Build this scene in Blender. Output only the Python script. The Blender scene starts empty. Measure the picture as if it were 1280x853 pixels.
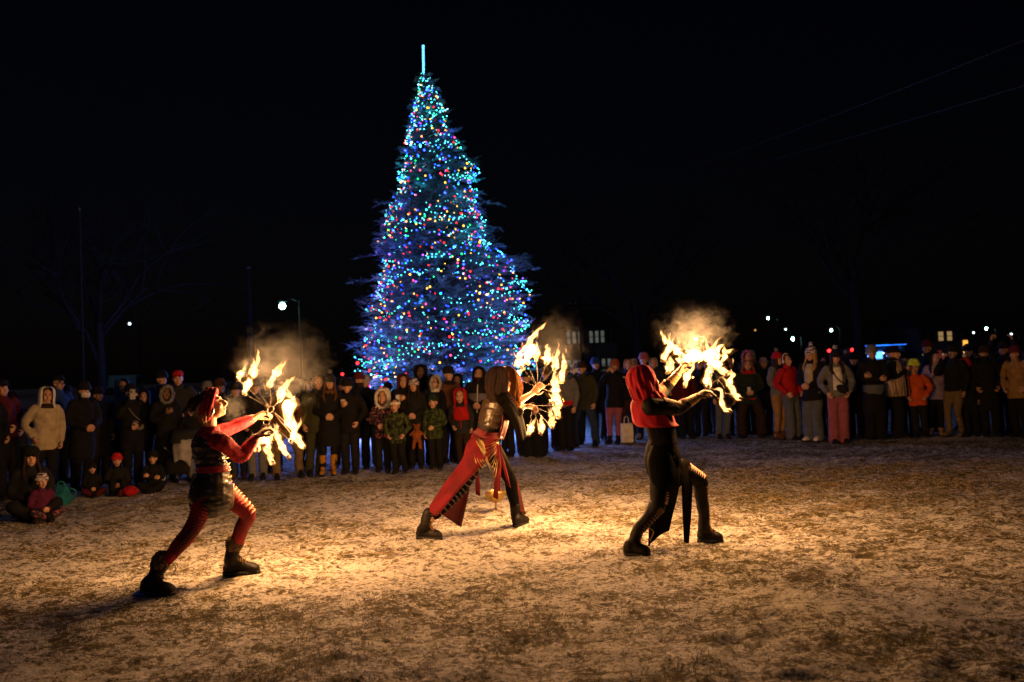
import bpy, bmesh, math, random
import numpy as np
from mathutils import Vector, Matrix, noise
random.seed(7); rng = np.random.default_rng(11)
V = Vector
SC = bpy.context.scene
COL = SC.collection
R = math.radians
# ------------------------------------------------------------------ camera
F = 1137.8; CX = 640.0; CY = 426.5; H = 1.6
TH = math.atan(34.5 / F); PH = R(2.2)
fw = V((0, math.cos(TH), math.sin(TH))); r0 = V((1, 0, 0)); u0 = V((0, -math.sin(TH), math.cos(TH)))
upv = u0 * math.cos(PH) + r0 * math.sin(PH); rtv = r0 * math.cos(PH) - u0 * math.sin(PH)
def ray(px, py): return fw * F + rtv * (px - CX) + upv * (CY - py)
def at(px, py, Y):
    d = ray(px, py); return V((0, 0, H)) + d * (Y / d.y)
def gnd(px, py, z=0.0):
    d = ray(px, py); return V((0, 0, H)) + d * ((z - H) / d.z)
cam = bpy.data.cameras.new('camera'); cam.lens = 32; cam.sensor_width = 36; cam.clip_end = 900; cam.clip_start = .05
co = bpy.data.objects.new('camera', cam); COL.objects.link(co); SC.camera = co
m = Matrix((rtv, upv, -fw)).transposed().to_4x4(); m.translation = V((0, 0, H)); co.matrix_world = m
cam.dof.use_dof = True; cam.dof.focus_distance = 7.6; cam.dof.aperture_fstop = 2.0
SC.view_settings.view_transform = 'Standard'; SC.view_settings.look = 'None'; SC.view_settings.gamma = 1
SC.view_settings.exposure = 0
SC.render.engine = 'CYCLES'
SC.cycles.use_denoising = True
SC.cycles.max_bounces = 4; SC.cycles.diffuse_bounces = 1; SC.cycles.glossy_bounces = 2; SC.cycles.volume_bounces = 0
SC.cycles.transparent_max_bounces = 8
SC.cycles.sample_clamp_indirect = 3
SC.cycles.volume_step_rate = 1.0; SC.cycles.volume_max_steps = 96
# ------------------------------------------------------------------ tagging
def tag(o, label=None, cat=None, group=None, kind=None):
    if label: o['label'] = label
    if cat: o['category'] = cat
    if group: o['group'] = group
    if kind: o['kind'] = kind
    return o
def thing(name, label, cat, loc=(0, 0, 0), rz=0, sc=1, group=None):
    o = bpy.data.objects.new(name, None); COL.objects.link(o); o.empty_display_size = .1
    o.location = loc; o.rotation_euler = (0, 0, rz); o.scale = (sc, sc, sc)
    return tag(o, label, cat, group)
# ------------------------------------------------------------------ materials
MC = {}
def lin(c):
    if isinstance(c, str):
        c = tuple(int(c[i:i + 2], 16) / 255 for i in (0, 2, 4))
        c = tuple(x / 12.92 if x < .04045 else ((x + .055) / 1.055) ** 2.4 for x in c)
    return (*c[:3], 1)
def nt_new(name):
    m = bpy.data.materials.new(name); m.use_nodes = True; nt = m.node_tree; nt.nodes.clear()
    return m, nt, nt.nodes, nt.links
def mat(name, c, rough=.8, metal=0, c2=None, nscale=18, bump=.25, bscale=60, emit=None, es=1, spec=.3, stripes=None, sheen=0, thr=(.42, .58), coord='Object', mapscale=(1, 1, 1)):
    """principled with a two-tone noise and cloth-like bump; stripes=(axis, scale, strength) adds wave bump"""
    if name in MC: return MC[name]
    m, nt, N, L = nt_new(name)
    o = N.new('ShaderNodeOutputMaterial'); p = N.new('ShaderNodeBsdfPrincipled'); L.new(p.outputs[0], o.inputs[0])
    p.inputs['Roughness'].default_value = rough; p.inputs['Metallic'].default_value = metal
    p.inputs['Specular IOR Level'].default_value = spec
    if sheen: p.inputs['Sheen Weight'].default_value = sheen
    tc = N.new('ShaderNodeTexCoord'); mp = N.new('ShaderNodeMapping'); L.new(tc.outputs[coord], mp.inputs[0])
    mp.inputs['Scale'].default_value = mapscale
    n1 = N.new('ShaderNodeTexNoise'); n1.inputs['Scale'].default_value = nscale; n1.inputs['Detail'].default_value = 4
    L.new(mp.outputs[0], n1.inputs['Vector'])
    rp = N.new('ShaderNodeValToRGB'); L.new(n1.outputs[0], rp.inputs[0])
    rp.color_ramp.elements[0].position = thr[0]; rp.color_ramp.elements[1].position = thr[1]
    a = lin(c); b = lin(c2) if c2 is not None else tuple(x * .62 for x in a[:3]) + (1,)
    rp.color_ramp.elements[0].color = b; rp.color_ramp.elements[1].color = a
    L.new(rp.outputs[0], p.inputs['Base Color'])
    hgt = None
    if bump:
        n2 = N.new('ShaderNodeTexNoise'); n2.inputs['Scale'].default_value = bscale; n2.inputs['Detail'].default_value = 3
        L.new(mp.outputs[0], n2.inputs['Vector'])
        bp = N.new('ShaderNodeBump'); bp.inputs['Strength'].default_value = bump; bp.inputs['Distance'].default_value = .01
        L.new(n2.outputs[0], bp.inputs['Height']); L.new(bp.outputs[0], p.inputs['Normal']); hgt = bp
    if stripes:
        w = N.new('ShaderNodeTexWave'); w.bands_direction = stripes[0]; w.inputs['Scale'].default_value = stripes[1]
        w.inputs['Distortion'].default_value = .8; L.new(tc.outputs['Object'], w.inputs['Vector'])
        b2 = N.new('ShaderNodeBump'); b2.inputs['Strength'].default_value = stripes[2]; b2.inputs['Distance'].default_value = .012
        L.new(w.outputs[1], b2.inputs['Height'])
        if hgt: L.new(hgt.outputs[0], b2.inputs['Normal'])
        L.new(b2.outputs[0], p.inputs['Normal'])
    if emit is not None:
        p.inputs['Emission Color'].default_value = lin(emit); p.inputs['Emission Strength'].default_value = es
    MC[name] = m; return m
def glow(name, c, s, sample='NONE'):
    if name in MC: return MC[name]
    m, nt, N, L = nt_new(name); o = N.new('ShaderNodeOutputMaterial'); e = N.new('ShaderNodeEmission')
    e.inputs[0].default_value = lin(c); e.inputs[1].default_value = s; L.new(e.outputs[0], o.inputs[0])
    m.cycles.emission_sampling = sample; MC[name] = m; return m
# ------------------------------------------------------------------ geometry collector
def frame(d, ref=None):
    d = d.normalized(); ref = ref or V((0, 0, 1))
    if abs(d.dot(ref)) > .97: ref = V((0, 1, 0)) if abs(d.y) < .9 else V((1, 0, 0))
    s = d.cross(ref).normalized(); return s, s.cross(d).normalized()
def crom(P, k):
    """Catmull-Rom resample of rows of numbers"""
    P = np.array(P, float); n = len(P)
    if n < 3 or k < 2:
        if n == 2 and k >= 2: return np.array([P[0] + (P[1] - P[0]) * i / k for i in range(k + 1)])
        return P
    E = np.vstack([2 * P[0] - P[1], P, 2 * P[-1] - P[-2]]); out = []
    for i in range(n - 1):
        a, b, c, d = E[i:i + 4]
        for j in range(k):
            t = j / k
            out.append(.5 * (2 * b + (c - a) * t + (2 * a - 5 * b + 4 * c - d) * t * t + (3 * b - a - 3 * c + d) * t ** 3))
    out.append(P[-1]); return np.array(out)
class Geo:
    def __init__(s): s.v = []; s.f = []; s.m = []; s.mi = 0
    def add(s, vs, fs, mi=None):
        o = len(s.v); s.v += [tuple(x) for x in vs]; s.f += [tuple(i + o for i in f) for f in fs]
        s.m += [s.mi if mi is None else mi] * len(fs); return s
    def merge(s, g, mi=None):
        o = len(s.v); s.v += g.v; s.f += [tuple(i + o for i in f) for f in g.f]; s.m += (g.m if mi is None else [mi] * len(g.f)); return s
    def loft(s, pts, rad, side=None, n=12, k=4, closed=False, jit=0, mi=None, caps=True):
        rows = [list(p) + (list(r) if isinstance(r, (tuple, list)) else [r, r]) for p, r in zip(pts, rad)]
        if closed: rows = rows + [rows[0]]
        A = crom(rows, k)
        if closed: A = A[:-1]
        if not closed and caps:
            d0 = A[0, :3] - A[1, :3]; d0 /= max(np.linalg.norm(d0), 1e-6); d1 = A[-1, :3] - A[-2, :3]; d1 /= max(np.linalg.norm(d1), 1e-6)
            def cap(row, d):
                r = min(row[3], row[4]); out = []
                for (q, w) in ((.45, .88), (.78, .6), (.93, .3)):
                    out.append(np.concatenate([row[:3] + d * r * q * .8, row[3:5] * w]))
                return out
            A = np.vstack([cap(A[0], d0)[::-1], A, cap(A[-1], d1)])
        n_r = len(A); vs = []; prev = None
        for i in range(n_r):
            if closed: t = A[(i + 1) % n_r, :3] - A[i - 1, :3]
            else: t = A[min(i + 1, n_r - 1), :3] - A[max(i - 1, 0), :3]
            t = V(t)
            if t.length < 1e-9: t = V((0, 0, 1))
            t.normalize()
            if side is not None:
                a = side - t * side.dot(t)
                a = a.normalized() if a.length > 1e-4 else frame(t)[0]
            elif prev is None: a = frame(t)[0]
            else: a = (prev - t * prev.dot(t)).normalized()
            prev = a; b = t.cross(a); c = V(A[i, :3]); ra, rb = A[i, 3:5]
            for j in range(n):
                th = 2 * math.pi * j / n; q = 1 + (random.uniform(-jit, jit) if jit else 0)
                vs.append(c + a * (ra * q * math.cos(th)) + b * (rb * q * math.sin(th)))
        fs = []
        for i in range(n_r - (0 if closed else 1)):
            for j in range(n):
                i2 = (i + 1) % n_r; fs.append((i * n + j, i * n + (j + 1) % n, i2 * n + (j + 1) % n, i2 * n + j))
        if not closed: fs.append(tuple(range(n))[::-1]); fs.append(tuple((n_r - 1) * n + j for j in range(n)))
        return s.add(vs, fs, mi)
    def ell(s, c, r, M=None, n=12, mi=None):
        vs = []; fs = []; c = V(c); r = r if isinstance(r, (tuple, list)) else (r, r, r); h = n // 2
        for i in range(h + 1):
            a = math.pi * i / h
            for j in range(n):
                b = 2 * math.pi * j / n; p = V((r[0] * math.sin(a) * math.cos(b), r[1] * math.sin(a) * math.sin(b), r[2] * math.cos(a)))
                if M: p = M @ p
                vs.append(c + p)
                if i in (0, h): break
        # indices
        def ix(i, j):
            if i == 0: return 0
            if i == h: return 1 + (h - 1) * n
            return 1 + (i - 1) * n + j % n
        for i in range(h):
            for j in range(n):
                q = [ix(i, j), ix(i + 1, j), ix(i + 1, j + 1), ix(i, j + 1)]; u = []
                for x in q:
                    if x not in u: u.append(x)
                if len(u) > 2: fs.append(tuple(u))
        return s.add(vs, fs, mi)
    def box(s, c, h, M=None, mi=None):
        c = V(c); vs = []
        for x in (-1, 1):
            for y in (-1, 1):
                for z in (-1, 1):
                    p = V((x * h[0], y * h[1], z * h[2])); vs.append(c + (M @ p if M else p))
        return s.add(vs, [(0, 1, 3, 2), (4, 6, 7, 5), (0, 4, 5, 1), (2, 3, 7, 6), (0, 2, 6, 4), (1, 5, 7, 3)], mi)
    def tube(s, pts, r, n=6, closed=False, k=3, mi=None): return s.loft(pts, [r] * len(pts) if not isinstance(r, list) else r, n=n, k=k, closed=closed, mi=mi, caps=False)
    def shell(s, lv, fwd, side, a0=0, a1=360, n=32, k=4, fold=0, ff=9, th=.006, mi=None, foldgrow=True, seed=0):
        """open-ended skin round an axis: lv = rows (centre, rf, rs); theta 0 = fwd. two-sided thickness th"""
        A = crom([list(c) + [rf, rs] for c, rf, rs in lv], k); full = abs(a1 - a0) >= 359.9
        nn = n if full else n + 1; R_ = len(A)
        def grid(off):
            vs = []
            for i, row in enumerate(A):
                c = V(row[:3])
                for j in range(nn):
                    t = R(a0 + (a1 - a0) * j / n); g = (i / (R_ - 1)) if foldgrow else 1
                    q = 1 + fold * g * (math.sin(ff * t + seed + 1.3 * math.sin(i * .35 + seed)) * .6 + .4 * math.sin(ff * 1.73 * t + 2 * seed + i * .2))
                    vs.append(c + fwd * ((max(row[3] + off, .001)) * q * math.cos(t)) + side * ((max(row[4] + off, .001)) * q * math.sin(t)))
            return vs
        o = grid(th / 2); inn = grid(-th / 2); m0 = len(o); fs = []
        for i in range(R_ - 1):
            for j in range(n):
                j2 = (j + 1) % nn
                fs.append((i * nn + j, i * nn + j2, (i + 1) * nn + j2, (i + 1) * nn + j))
                fs.append((m0 + i * nn + j, m0 + (i + 1) * nn + j, m0 + (i + 1) * nn + j2, m0 + i * nn + j2))
        for j in range(n):
            j2 = (j + 1) % nn
            for i, fl in ((0, 0), (R_ - 1, 1)):
                q = (i * nn + j, m0 + i * nn + j, m0 + i * nn + j2, i * nn + j2); fs.append(q[::-1] if fl else q)
        if not full:
            for i in range(R_ - 1):
                for j, fl in ((0, 0), (n, 1)):
                    q = (i * nn + j, (i + 1) * nn + j, m0 + (i + 1) * nn + j, m0 + i * nn + j); fs.append(q[::-1] if fl else q)
        return s.add(o + inn, fs, mi)
    def sheet(s, rows, th=.006, ku=4, kv=4, ripple=0, rf=6, rdir=None, mi=None, seed=0):
        """cloth sheet through rows of points"""
        B = np.array([crom([list(p) for p in r], kv) for r in rows]); nv = B.shape[1]
        G = np.stack([crom(B[:, j], ku) for j in range(nv)], 1); nu = G.shape[0]
        if ripple:
            rd = np.array(rdir or (0, -1, 0), float)
            for i in range(nu):
                for j in range(nv):
                    u = i / (nu - 1); v = j / (nv - 1)
                    G[i, j] += rd * ripple * (.3 + u) * (math.sin(v * rf * 6.28 + seed + u * 1.5) * .7 + .3 * math.sin(v * rf * 11 + seed))
        nr = np.zeros_like(G)
        du = np.gradient(G, axis=0); dv = np.gradient(G, axis=1); nr = np.cross(du, dv); nr /= (np.linalg.norm(nr, axis=2, keepdims=True) + 1e-9)
        o = (G + nr * th / 2).reshape(-1, 3); inn = (G - nr * th / 2).reshape(-1, 3); m0 = len(o); fs = []
        for i in range(nu - 1):
            for j in range(nv - 1):
                a, b, c, d = i * nv + j, i * nv + j + 1, (i + 1) * nv + j + 1, (i + 1) * nv + j
                fs += [(a, b, c, d), (m0 + d, m0 + c, m0 + b, m0 + a)]
        edge = [(0, j) for j in range(nv)] + [(i, nv - 1) for i in range(1, nu)] + [(nu - 1, j) for j in range(nv - 2, -1, -1)] + [(i, 0) for i in range(nu - 2, 0, -1)]
        for q in range(len(edge)):
            a = edge[q][0] * nv + edge[q][1]; e2 = edge[(q + 1) % len(edge)]; b = e2[0] * nv + e2[1]
            fs.append((b, a, m0 + a, m0 + b))
        return s.add(list(o) + list(inn), fs, mi)
    def mesh(s, name='m'):
        me = bpy.data.meshes.new(name); me.from_pydata(s.v, [], s.f); me.update()
        me.polygons.foreach_set('material_index', s.m); me.polygons.foreach_set('use_smooth', [True] * len(s.f)); return me
    def remesh(s, vox, it=3, wr=0, wsc=9, zs=1):
        me = s.mesh(); ob = bpy.data.objects.new('tmp', me); TMP.collection.objects.link(ob)
        a = ob.modifiers.new('r', 'REMESH'); a.mode = 'VOXEL'; a.voxel_size = vox
        if it: b = ob.modifiers.new('s', 'SMOOTH'); b.factor = .5; b.iterations = it
        
        with bpy.context.temp_override(scene=TMP, view_layer=TMPVL): dg = bpy.context.evaluated_depsgraph_get()
        dg.update(); e = ob.evaluated_get(dg); m2 = e.to_mesh()
        nv = len(m2.vertices); co_ = np.empty(nv * 3); m2.vertices.foreach_get('co', co_); co_ = co_.reshape(-1, 3)
        no = np.empty(nv * 3); m2.vertices.foreach_get('normal', no); no = no.reshape(-1, 3)
        if wr:
            for i in range(nv):
                c = co_[i]; q = noise.noise(V((c[0] * wsc, c[1] * wsc, c[2] * wsc * zs))) + .5 * noise.noise(V((c[0] * wsc * 2.3, c[1] * wsc * 2.3, c[2] * wsc * zs * 2.3)))
                co_[i] += no[i] * q * wr
        g = Geo(); g.v = [tuple(x) for x in co_]; g.f = [tuple(p.vertices) for p in m2.polygons]; g.m = [0] * len(g.f)
        e.to_mesh_clear(); TMP.collection.objects.unlink(ob); bpy.data.objects.remove(ob); bpy.data.meshes.remove(me); return g
TMP = bpy.data.scenes.new('tmp'); TMPVL = TMP.view_layers[0]
def put(name, g, mats, root=None, local=False, smooth=True):
    """Geo or mesh -> one object. world-space geometry under a root is moved into the root's space unless local"""
    me = g.mesh(name) if isinstance(g, Geo) else g
    if not isinstance(mats, (list, tuple)): mats = [mats]
    if isinstance(g, Geo):
        for m_ in mats: me.materials.append(m_)
        if root is not None and not local: me.transform(Matrix.Translation(-V(root.location)))
        if not smooth: me.polygons.foreach_set('use_smooth', [False] * len(me.polygons))
    o = bpy.data.objects.new(name, me); COL.objects.link(o)
    if not isinstance(g, Geo):
        for i, m_ in enumerate(mats):
            o.material_slots[i].link = 'OBJECT'; o.material_slots[i].material = m_
    if root is not None: o.parent = root
    return o
# ------------------------------------------------------------------ anatomy
def head_M(c, fwd, up=V((0, 0, 1)), k=1.0):
    """local head frame: -y face, z up"""
    y = -fwd.normalized(); x = y.cross(up).normalized(); z = x.cross(y).normalized()
    M = Matrix((x, y, z)).transposed().to_4x4() @ Matrix.Scale(k, 4); M.translation = c; return M
def head_add(g, M):
    R3 = M.to_3x3(); P = lambda *a: M @ V(a); k = R3.col[0].length
    R3n = R3
    g.ell(P(0, .012, .022), (.074, .094, .093), R3n, 16); g.ell(P(0, -.022, -.04), (.06, .066, .072), R3n, 14)
    g.ell(P(0, -.058, -.088), (.026, .026, .022), R3n, 10)
    g.loft([P(0, -.084, .018), P(0, -.1, -.008), P(0, -.113, -.03), P(0, -.094, -.04)], [.008 * k, .011 * k, .014 * k, .012 * k], n=8, k=2)
    g.ell(P(0, -.072, .03), (.052, .022, .014), R3n, 10)
    g.ell(P(0, -.084, -.06), (.024, .012, .008), R3n, 8); g.ell(P(0, -.082, -.073), (.02, .012, .008), R3n, 8)
    for s_ in (-1, 1):
        g.ell(P(.076 * s_, .012, -.012), (.011, .02, .032), R3n, 8); g.ell(P(.04 * s_, -.062, -.025), (.026, .024, .022), R3n, 8)
def head_paint(g, M):
    """eye sockets, eyes, brows and lips after the remesh: 1 eye white, 2 dark, 3 lips"""
    I = M.inverted(); v = g.v
    for i, c in enumerate(v):
        p = I @ V(c)
        if p.y < -.05 and abs(p.z) < .03:
            d = min((p - V((s_ * .031, -.082, .004))).length for s_ in (-1, 1))
            if d < .022: v[i] = tuple(M @ (p + V((0, .012 * (1 - d / .022), 0))))
    for j, f in enumerate(g.f):
        c = V((0, 0, 0))
        for q in f: c += V(v[q])
        p = I @ (c / len(f))
        if p.y < -.045 and abs(p.z) < .1:
            ax = abs(p.x)
            if ((ax - .031) / .014) ** 2 + ((p.z - .004) / .0065) ** 2 < 1: g.m[j] = 2 if abs(ax - .031) < .0065 else 1
            elif abs(p.z - .027) < .0045 and .014 < ax < .05: g.m[j] = 2
            elif abs(p.z + .066) < .009 and ax < .023 and p.y < -.075: g.m[j] = 3
    return g
def hand_add(g, wrist, d, nrm, k=1.0, curl=.9, side=1, grow=0):
    """palm, four unequal bent fingers, thumb off the side; d = pointing direction, nrm = palm normal (fingers curl to it)"""
    d = d.normalized(); nrm = (nrm - d * nrm.dot(d)).normalized(); x = d.cross(nrm).normalized() * side
    g.loft([wrist, wrist + d * .03 * k, wrist + d * .06 * k, wrist + d * .09 * k], [((.026 + grow) * k, (.02 + grow) * k), ((.033 + grow) * k, (.017 + grow) * k), ((.04 + grow) * k, (.016 + grow) * k), ((.037 + grow) * k, (.013 + grow) * k)], side=x, n=10, k=3)
    for i, (o, L_) in enumerate(((-.03, .066), (-.01, .078), (.011, .073), (.031, .056))):
        p = wrist + d * .088 * k + x * o * k; pts = [p - d * .02 * k, p]; a = curl * .25; dd = d
        for q, fr in enumerate((.45, .3, .25)):
            a += curl * (.35 if q == 0 else .62); dd = (d * math.cos(a) + nrm * math.sin(a)); p = p + (dd + x * o * 2.2).normalized() * L_ * fr * k; pts.append(p)
        g.loft(pts, [(.0085 + grow * .6) * k] * 3 + [(.008 + grow * .6) * k, (.0068 + grow * .6) * k], n=8, k=2)
    b = wrist + d * .028 * k - x * .026 * k; t1 = b + (d * .6 - x * .75 + nrm * .35).normalized() * .035 * k
    t2 = t1 + (d * .85 - x * .25 + nrm * .5).normalized() * .03 * k; t3 = t2 + (d * .8 + x * .15 + nrm * .6).normalized() * .024 * k
    g.loft([b, t1, t2, t3], [(.013 + grow * .6) * k, (.0115 + grow * .6) * k, (.0095 + grow * .6) * k, (.008 + grow * .6) * k], n=8, k=2)
SKIN = [mat('skin_light', (.56, .33, .23), .5, c2=(.5, .27, .18), nscale=30, bump=.08), mat('skin_tan', (.42, .24, .15), .5, c2=(.36, .19, .12), nscale=30, bump=.08), mat('skin_deep', (.2, .11, .07), .5, nscale=30, bump=.08)]
FACE = [mat('eye_white', (.7, .66, .62), .3, bump=0), mat('brow_dark', (.03, .018, .012), .6, bump=0), mat('lip', (.4, .13, .11), .4, bump=0)]
def boot_geo(heel, toe, ankle, top, k=1.0, r=.056, bulk=1.0):
    g = Geo(); d = (toe - heel); L_ = d.length; d = d.normalized(); s_ = d.cross(V((0, 0, 1))).normalized(); up = V((0, 0, 1))
    P = lambda a, z: heel + d * (L_ * a) + up * z
    b = bulk
    g.loft([P(.1, .055), P(.3, .06), P(.55, .058), P(.78, .05), P(.9, .042)], [(.038 * b, .036 * b), (.04 * b, .045 * b), (.046 * b, .045 * b), (.05 * b, .04 * b), (.044 * b, .032 * b)], side=s_, n=12, k=3)
    g.loft([ankle + d * .01 + up * .03, P(.5, .085), P(.68, .06)], [.043 * b, (.042 * b, .04 * b), (.042 * b, .034 * b)], side=s_, n=12, k=3)
    g.loft([P(.2, .06), P(.22, .09), ankle, ankle.lerp(top, .5), top], [.046 * b, .047 * b, .047 * b, r * .97, r], n=12, k=3)
    out = g.remesh(.009 * k, 3, wr=.003, wsc=22)
    sg = Geo(); n = 20; o1 = []
    for lvl, zz in ((0, .0), (1, .03)):
        for i in range(n):
            t = 2 * math.pi * i / n; a = .5 + .52 * math.cos(t); w = .05 * b * (abs(math.sin(t)) ** .7) * (1.0 if math.cos(t) > 0 else .85) * (1 if math.sin(t) >= 0 else -1)
            o1.append(P(a, zz) + s_ * w)
    fs = [(i, (i + 1) % n, n + (i + 1) % n, n + i) for i in range(n)] + [tuple(range(n))[::-1], tuple(range(n, 2 * n))]
    sg.add(o1, fs); return out, sg
SKY_S = 0.0004; BULB_K = 1.0; TREE_W = 24; FLAME_S = 100; FIRE_W = 175
# ------------------------------------------------------------------ sky
w = bpy.data.worlds.new('World'); SC.world = w; w.use_nodes = True; N = w.node_tree.nodes; L = w.node_tree.links
sky = N.new('ShaderNodeTexSky'); sky.sky_type = 'NISHITA'; sky.sun_disc = False; sky.sun_elevation = R(25); sky.sun_rotation = R(150); sky.air_density = 2
mx = N.new('ShaderNodeMix'); mx.data_type = 'RGBA'; mx.blend_type = 'MULTIPLY'; mx.inputs[0].default_value = 1
L.new(sky.outputs[0], mx.inputs[6]); mx.inputs[7].default_value = (.45, .45, 1.0, 1)
L.new(mx.outputs[2], N['Background'].inputs[0]); N['Background'].inputs[1].default_value = SKY_S
sl = bpy.data.lights.new('lavender_fill', 'SUN'); sl.energy = .05; sl.angle = R(.5); sl.color = (.86, .74, 1)  # added fill sun: lifts the snow with lavender ambient, no moon behind it
so = bpy.data.objects.new('lavender_fill', sl); COL.objects.link(so); so.rotation_euler = (R(38), R(-14), R(20))
def lamp(name, p, e, c, r=.05):
    l = bpy.data.lights.new(name, 'POINT'); l.energy = e; l.color = c; l.shadow_soft_size = r
    o = bpy.data.objects.new(name, l); COL.objects.link(o); o.location = p; return o
# ------------------------------------------------------------------ numpy noise
class VN:
    def __init__(s, seed): s.t = np.random.default_rng(seed).random((256, 256))
    def __call__(s, x, y):
        xi = np.floor(x).astype(int); yi = np.floor(y).astype(int); fx = x - xi; fy = y - yi
        fx = fx * fx * (3 - 2 * fx); fy = fy * fy * (3 - 2 * fy); t = s.t; a = t[xi % 256, yi % 256]; b = t[(xi + 1) % 256, yi % 256]
        c = t[xi % 256, (yi + 1) % 256]; d = t[(xi + 1) % 256, (yi + 1) % 256]
        return (a * (1 - fx) + b * fx) * (1 - fy) + (c * (1 - fx) + d * fx) * fy
def fbm(x, y, seed, oc=4):
    x = np.asarray(x, float); y = np.asarray(y, float); o = 0; a = .5; n = 0
    for i in range(oc): o = o + a * VN(seed + i)(x * 2 ** i + 31.7 * i, y * 2 ** i + 17.3 * i); n += a; a *= .55
    return o / n
def grassy(x, y):
    """how much straw shows through the snow, 0..1"""
    big = fbm(x * .33 + 5, y * .33, 3, 3); mid = fbm(x * 1.5, y * 2.1, 21, 4); fine = fbm(x * 6.5, y * 7.5, 55, 4)
    return np.clip((.3 * big + .42 * mid + .36 * fine - .54) * 2.6 + .38 + .035 * np.clip(x, -2, 3), 0, 1)
FP = np.random.default_rng(5); FPX = FP.uniform(-7, 7, 420); FPY = FP.uniform(4.2, 15, 420); FPA = FP.uniform(0, 3.14, 420)
def STEPS(x, y):
    """trampled boot prints pressed into the thin snow"""
    x = np.asarray(x, float); o_ = np.zeros_like(x); xf = x.ravel(); yf = np.asarray(y, float).ravel(); of = o_.ravel()
    od = np.argsort(xf, kind='stable'); xo = xf[od]
    for a, b, t in zip(FPX, FPY, FPA):
        i0, i1 = np.searchsorted(xo, (a - .25, a + .25)); k_ = od[i0:i1]; dx = xf[k_] - a; dy = yf[k_] - b; c_, s_ = math.cos(t), math.sin(t); u = (dx * c_ + dy * s_) / .15; v_ = (-dx * s_ + dy * c_) / .06
        q = u * u + v_ * v_; of[k_] += -.016 * np.exp(-q ** 2) + .009 * np.exp(-((q - 1.9) / .7) ** 2)
    return of.reshape(x.shape)
def hgt(x, y):
    m_ = np.exp(-((np.asarray(x) / 16) ** 4)) * np.exp(-(((np.asarray(y) - 9) / 13) ** 4))
    return ((fbm(x * .9, y * .9, 70, 3) - .5) * .035 + (fbm(x * 4.5, y * 4.5, 80, 4) - .5) * .06 + (fbm(x * 13, y * 13, 90, 2) - .5) * .04 + STEPS(x, y)) * m_
xs = np.concatenate([[-400, -150, -60, -30, -18, -13], np.arange(-10.5, 10.51, .055), [13, 18, 30, 60, 150, 400]])
ys = np.concatenate([[-40, -8, 0, 2.5], np.arange(3.8, 9.5, .045), np.arange(9.5, 19, .09), [19.5, 20.5, 22, 25, 30, 45, 80, 200, 700]])
Xg, Yg = np.meshgrid(xs, ys, indexing='ij'); Zg = hgt(Xg, Yg); Gg = grassy(Xg, Yg)
g = Geo(); ny = len(ys); nx = len(xs)
me = bpy.data.meshes.new('ground'); idx = np.arange(nx * ny).reshape(nx, ny)
fc = np.stack([idx[:-1, :-1], idx[1:, :-1], idx[1:, 1:], idx[:-1, 1:]], -1).reshape(-1, 4)
me.from_pydata(np.stack([Xg, Yg, Zg], -1).reshape(-1, 3).tolist(), [], fc.tolist())
at_ = me.attributes.new('straw', 'FLOAT', 'POINT'); at_.data.foreach_set('value', Gg.reshape(-1).astype(np.float32))
me.polygons.foreach_set('use_smooth', [True] * len(me.polygons))
m, nt, N, L = nt_new('snowy_grass'); o = N.new('ShaderNodeOutputMaterial'); p = N.new('ShaderNodeBsdfPrincipled'); L.new(p.outputs[0], o.inputs[0])
tc = N.new('ShaderNodeTexCoord'); a = N.new('ShaderNodeAttribute'); a.attribute_name = 'straw'
mp = N.new('ShaderNodeMapping'); L.new(tc.outputs['Object'], mp.inputs[0]); mp.inputs['Scale'].default_value = (1, 1.1, 1)
n1 = N.new('ShaderNodeTexNoise'); n1.inputs['Scale'].default_value = 26; n1.inputs['Detail'].default_value = 8; n1.inputs['Roughness'].default_value = .78; n1.inputs['Distortion'].default_value = .6
L.new(mp.outputs[0], n1.inputs['Vector'])
n5 = N.new('ShaderNodeTexNoise'); n5.inputs['Scale'].default_value = 9; n5.inputs['Detail'].default_value = 9; n5.inputs['Roughness'].default_value = .66; n5.inputs['Distortion'].default_value = .9; L.new(mp.outputs[0], n5.inputs['Vector'])
nb5 = N.new('ShaderNodeMath'); nb5.operation = 'MULTIPLY_ADD'; nb5.inputs[1].default_value = .52; L.new(n5.outputs[0], nb5.inputs[0])
nc5 = N.new('ShaderNodeMath'); nc5.operation = 'MULTIPLY'; nc5.inputs[1].default_value = .78; L.new(n1.outputs[0], nc5.inputs[0]); L.new(nc5.outputs[0], nb5.inputs[2])
mm = N.new('ShaderNodeMath'); mm.operation = 'MULTIPLY_ADD'; mm.inputs[1].default_value = .12; L.new(a.outputs['Fac'], mm.inputs[0]); L.new(nb5.outputs[0], mm.inputs[2])
rp = N.new('ShaderNodeValToRGB'); rp.color_ramp.elements[0].position = .655; rp.color_ramp.elements[1].position = .735; L.new(mm.outputs[0], rp.inputs[0])
n2 = N.new('ShaderNodeTexNoise'); n2.inputs['Scale'].default_value = 9; n2.inputs['Detail'].default_value = 6; L.new(tc.outputs['Object'], n2.inputs['Vector'])
r2 = N.new('ShaderNodeValToRGB'); r2.color_ramp.elements[0].position = .35; r2.color_ramp.elements[1].position = .65
r2.color_ramp.elements[0].color = (.05, .036, .012, 1); r2.color_ramp.elements[1].color = (.15, .12, .035, 1); L.new(n2.outputs[0], r2.inputs[0])
r3 = N.new('ShaderNodeValToRGB'); r3.color_ramp.elements[0].position = .3; r3.color_ramp.elements[1].position = .7
r3.color_ramp.elements[0].color = (.5, .47, .44, 1); r3.color_ramp.elements[1].color = (.86, .85, .86, 1)
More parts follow.
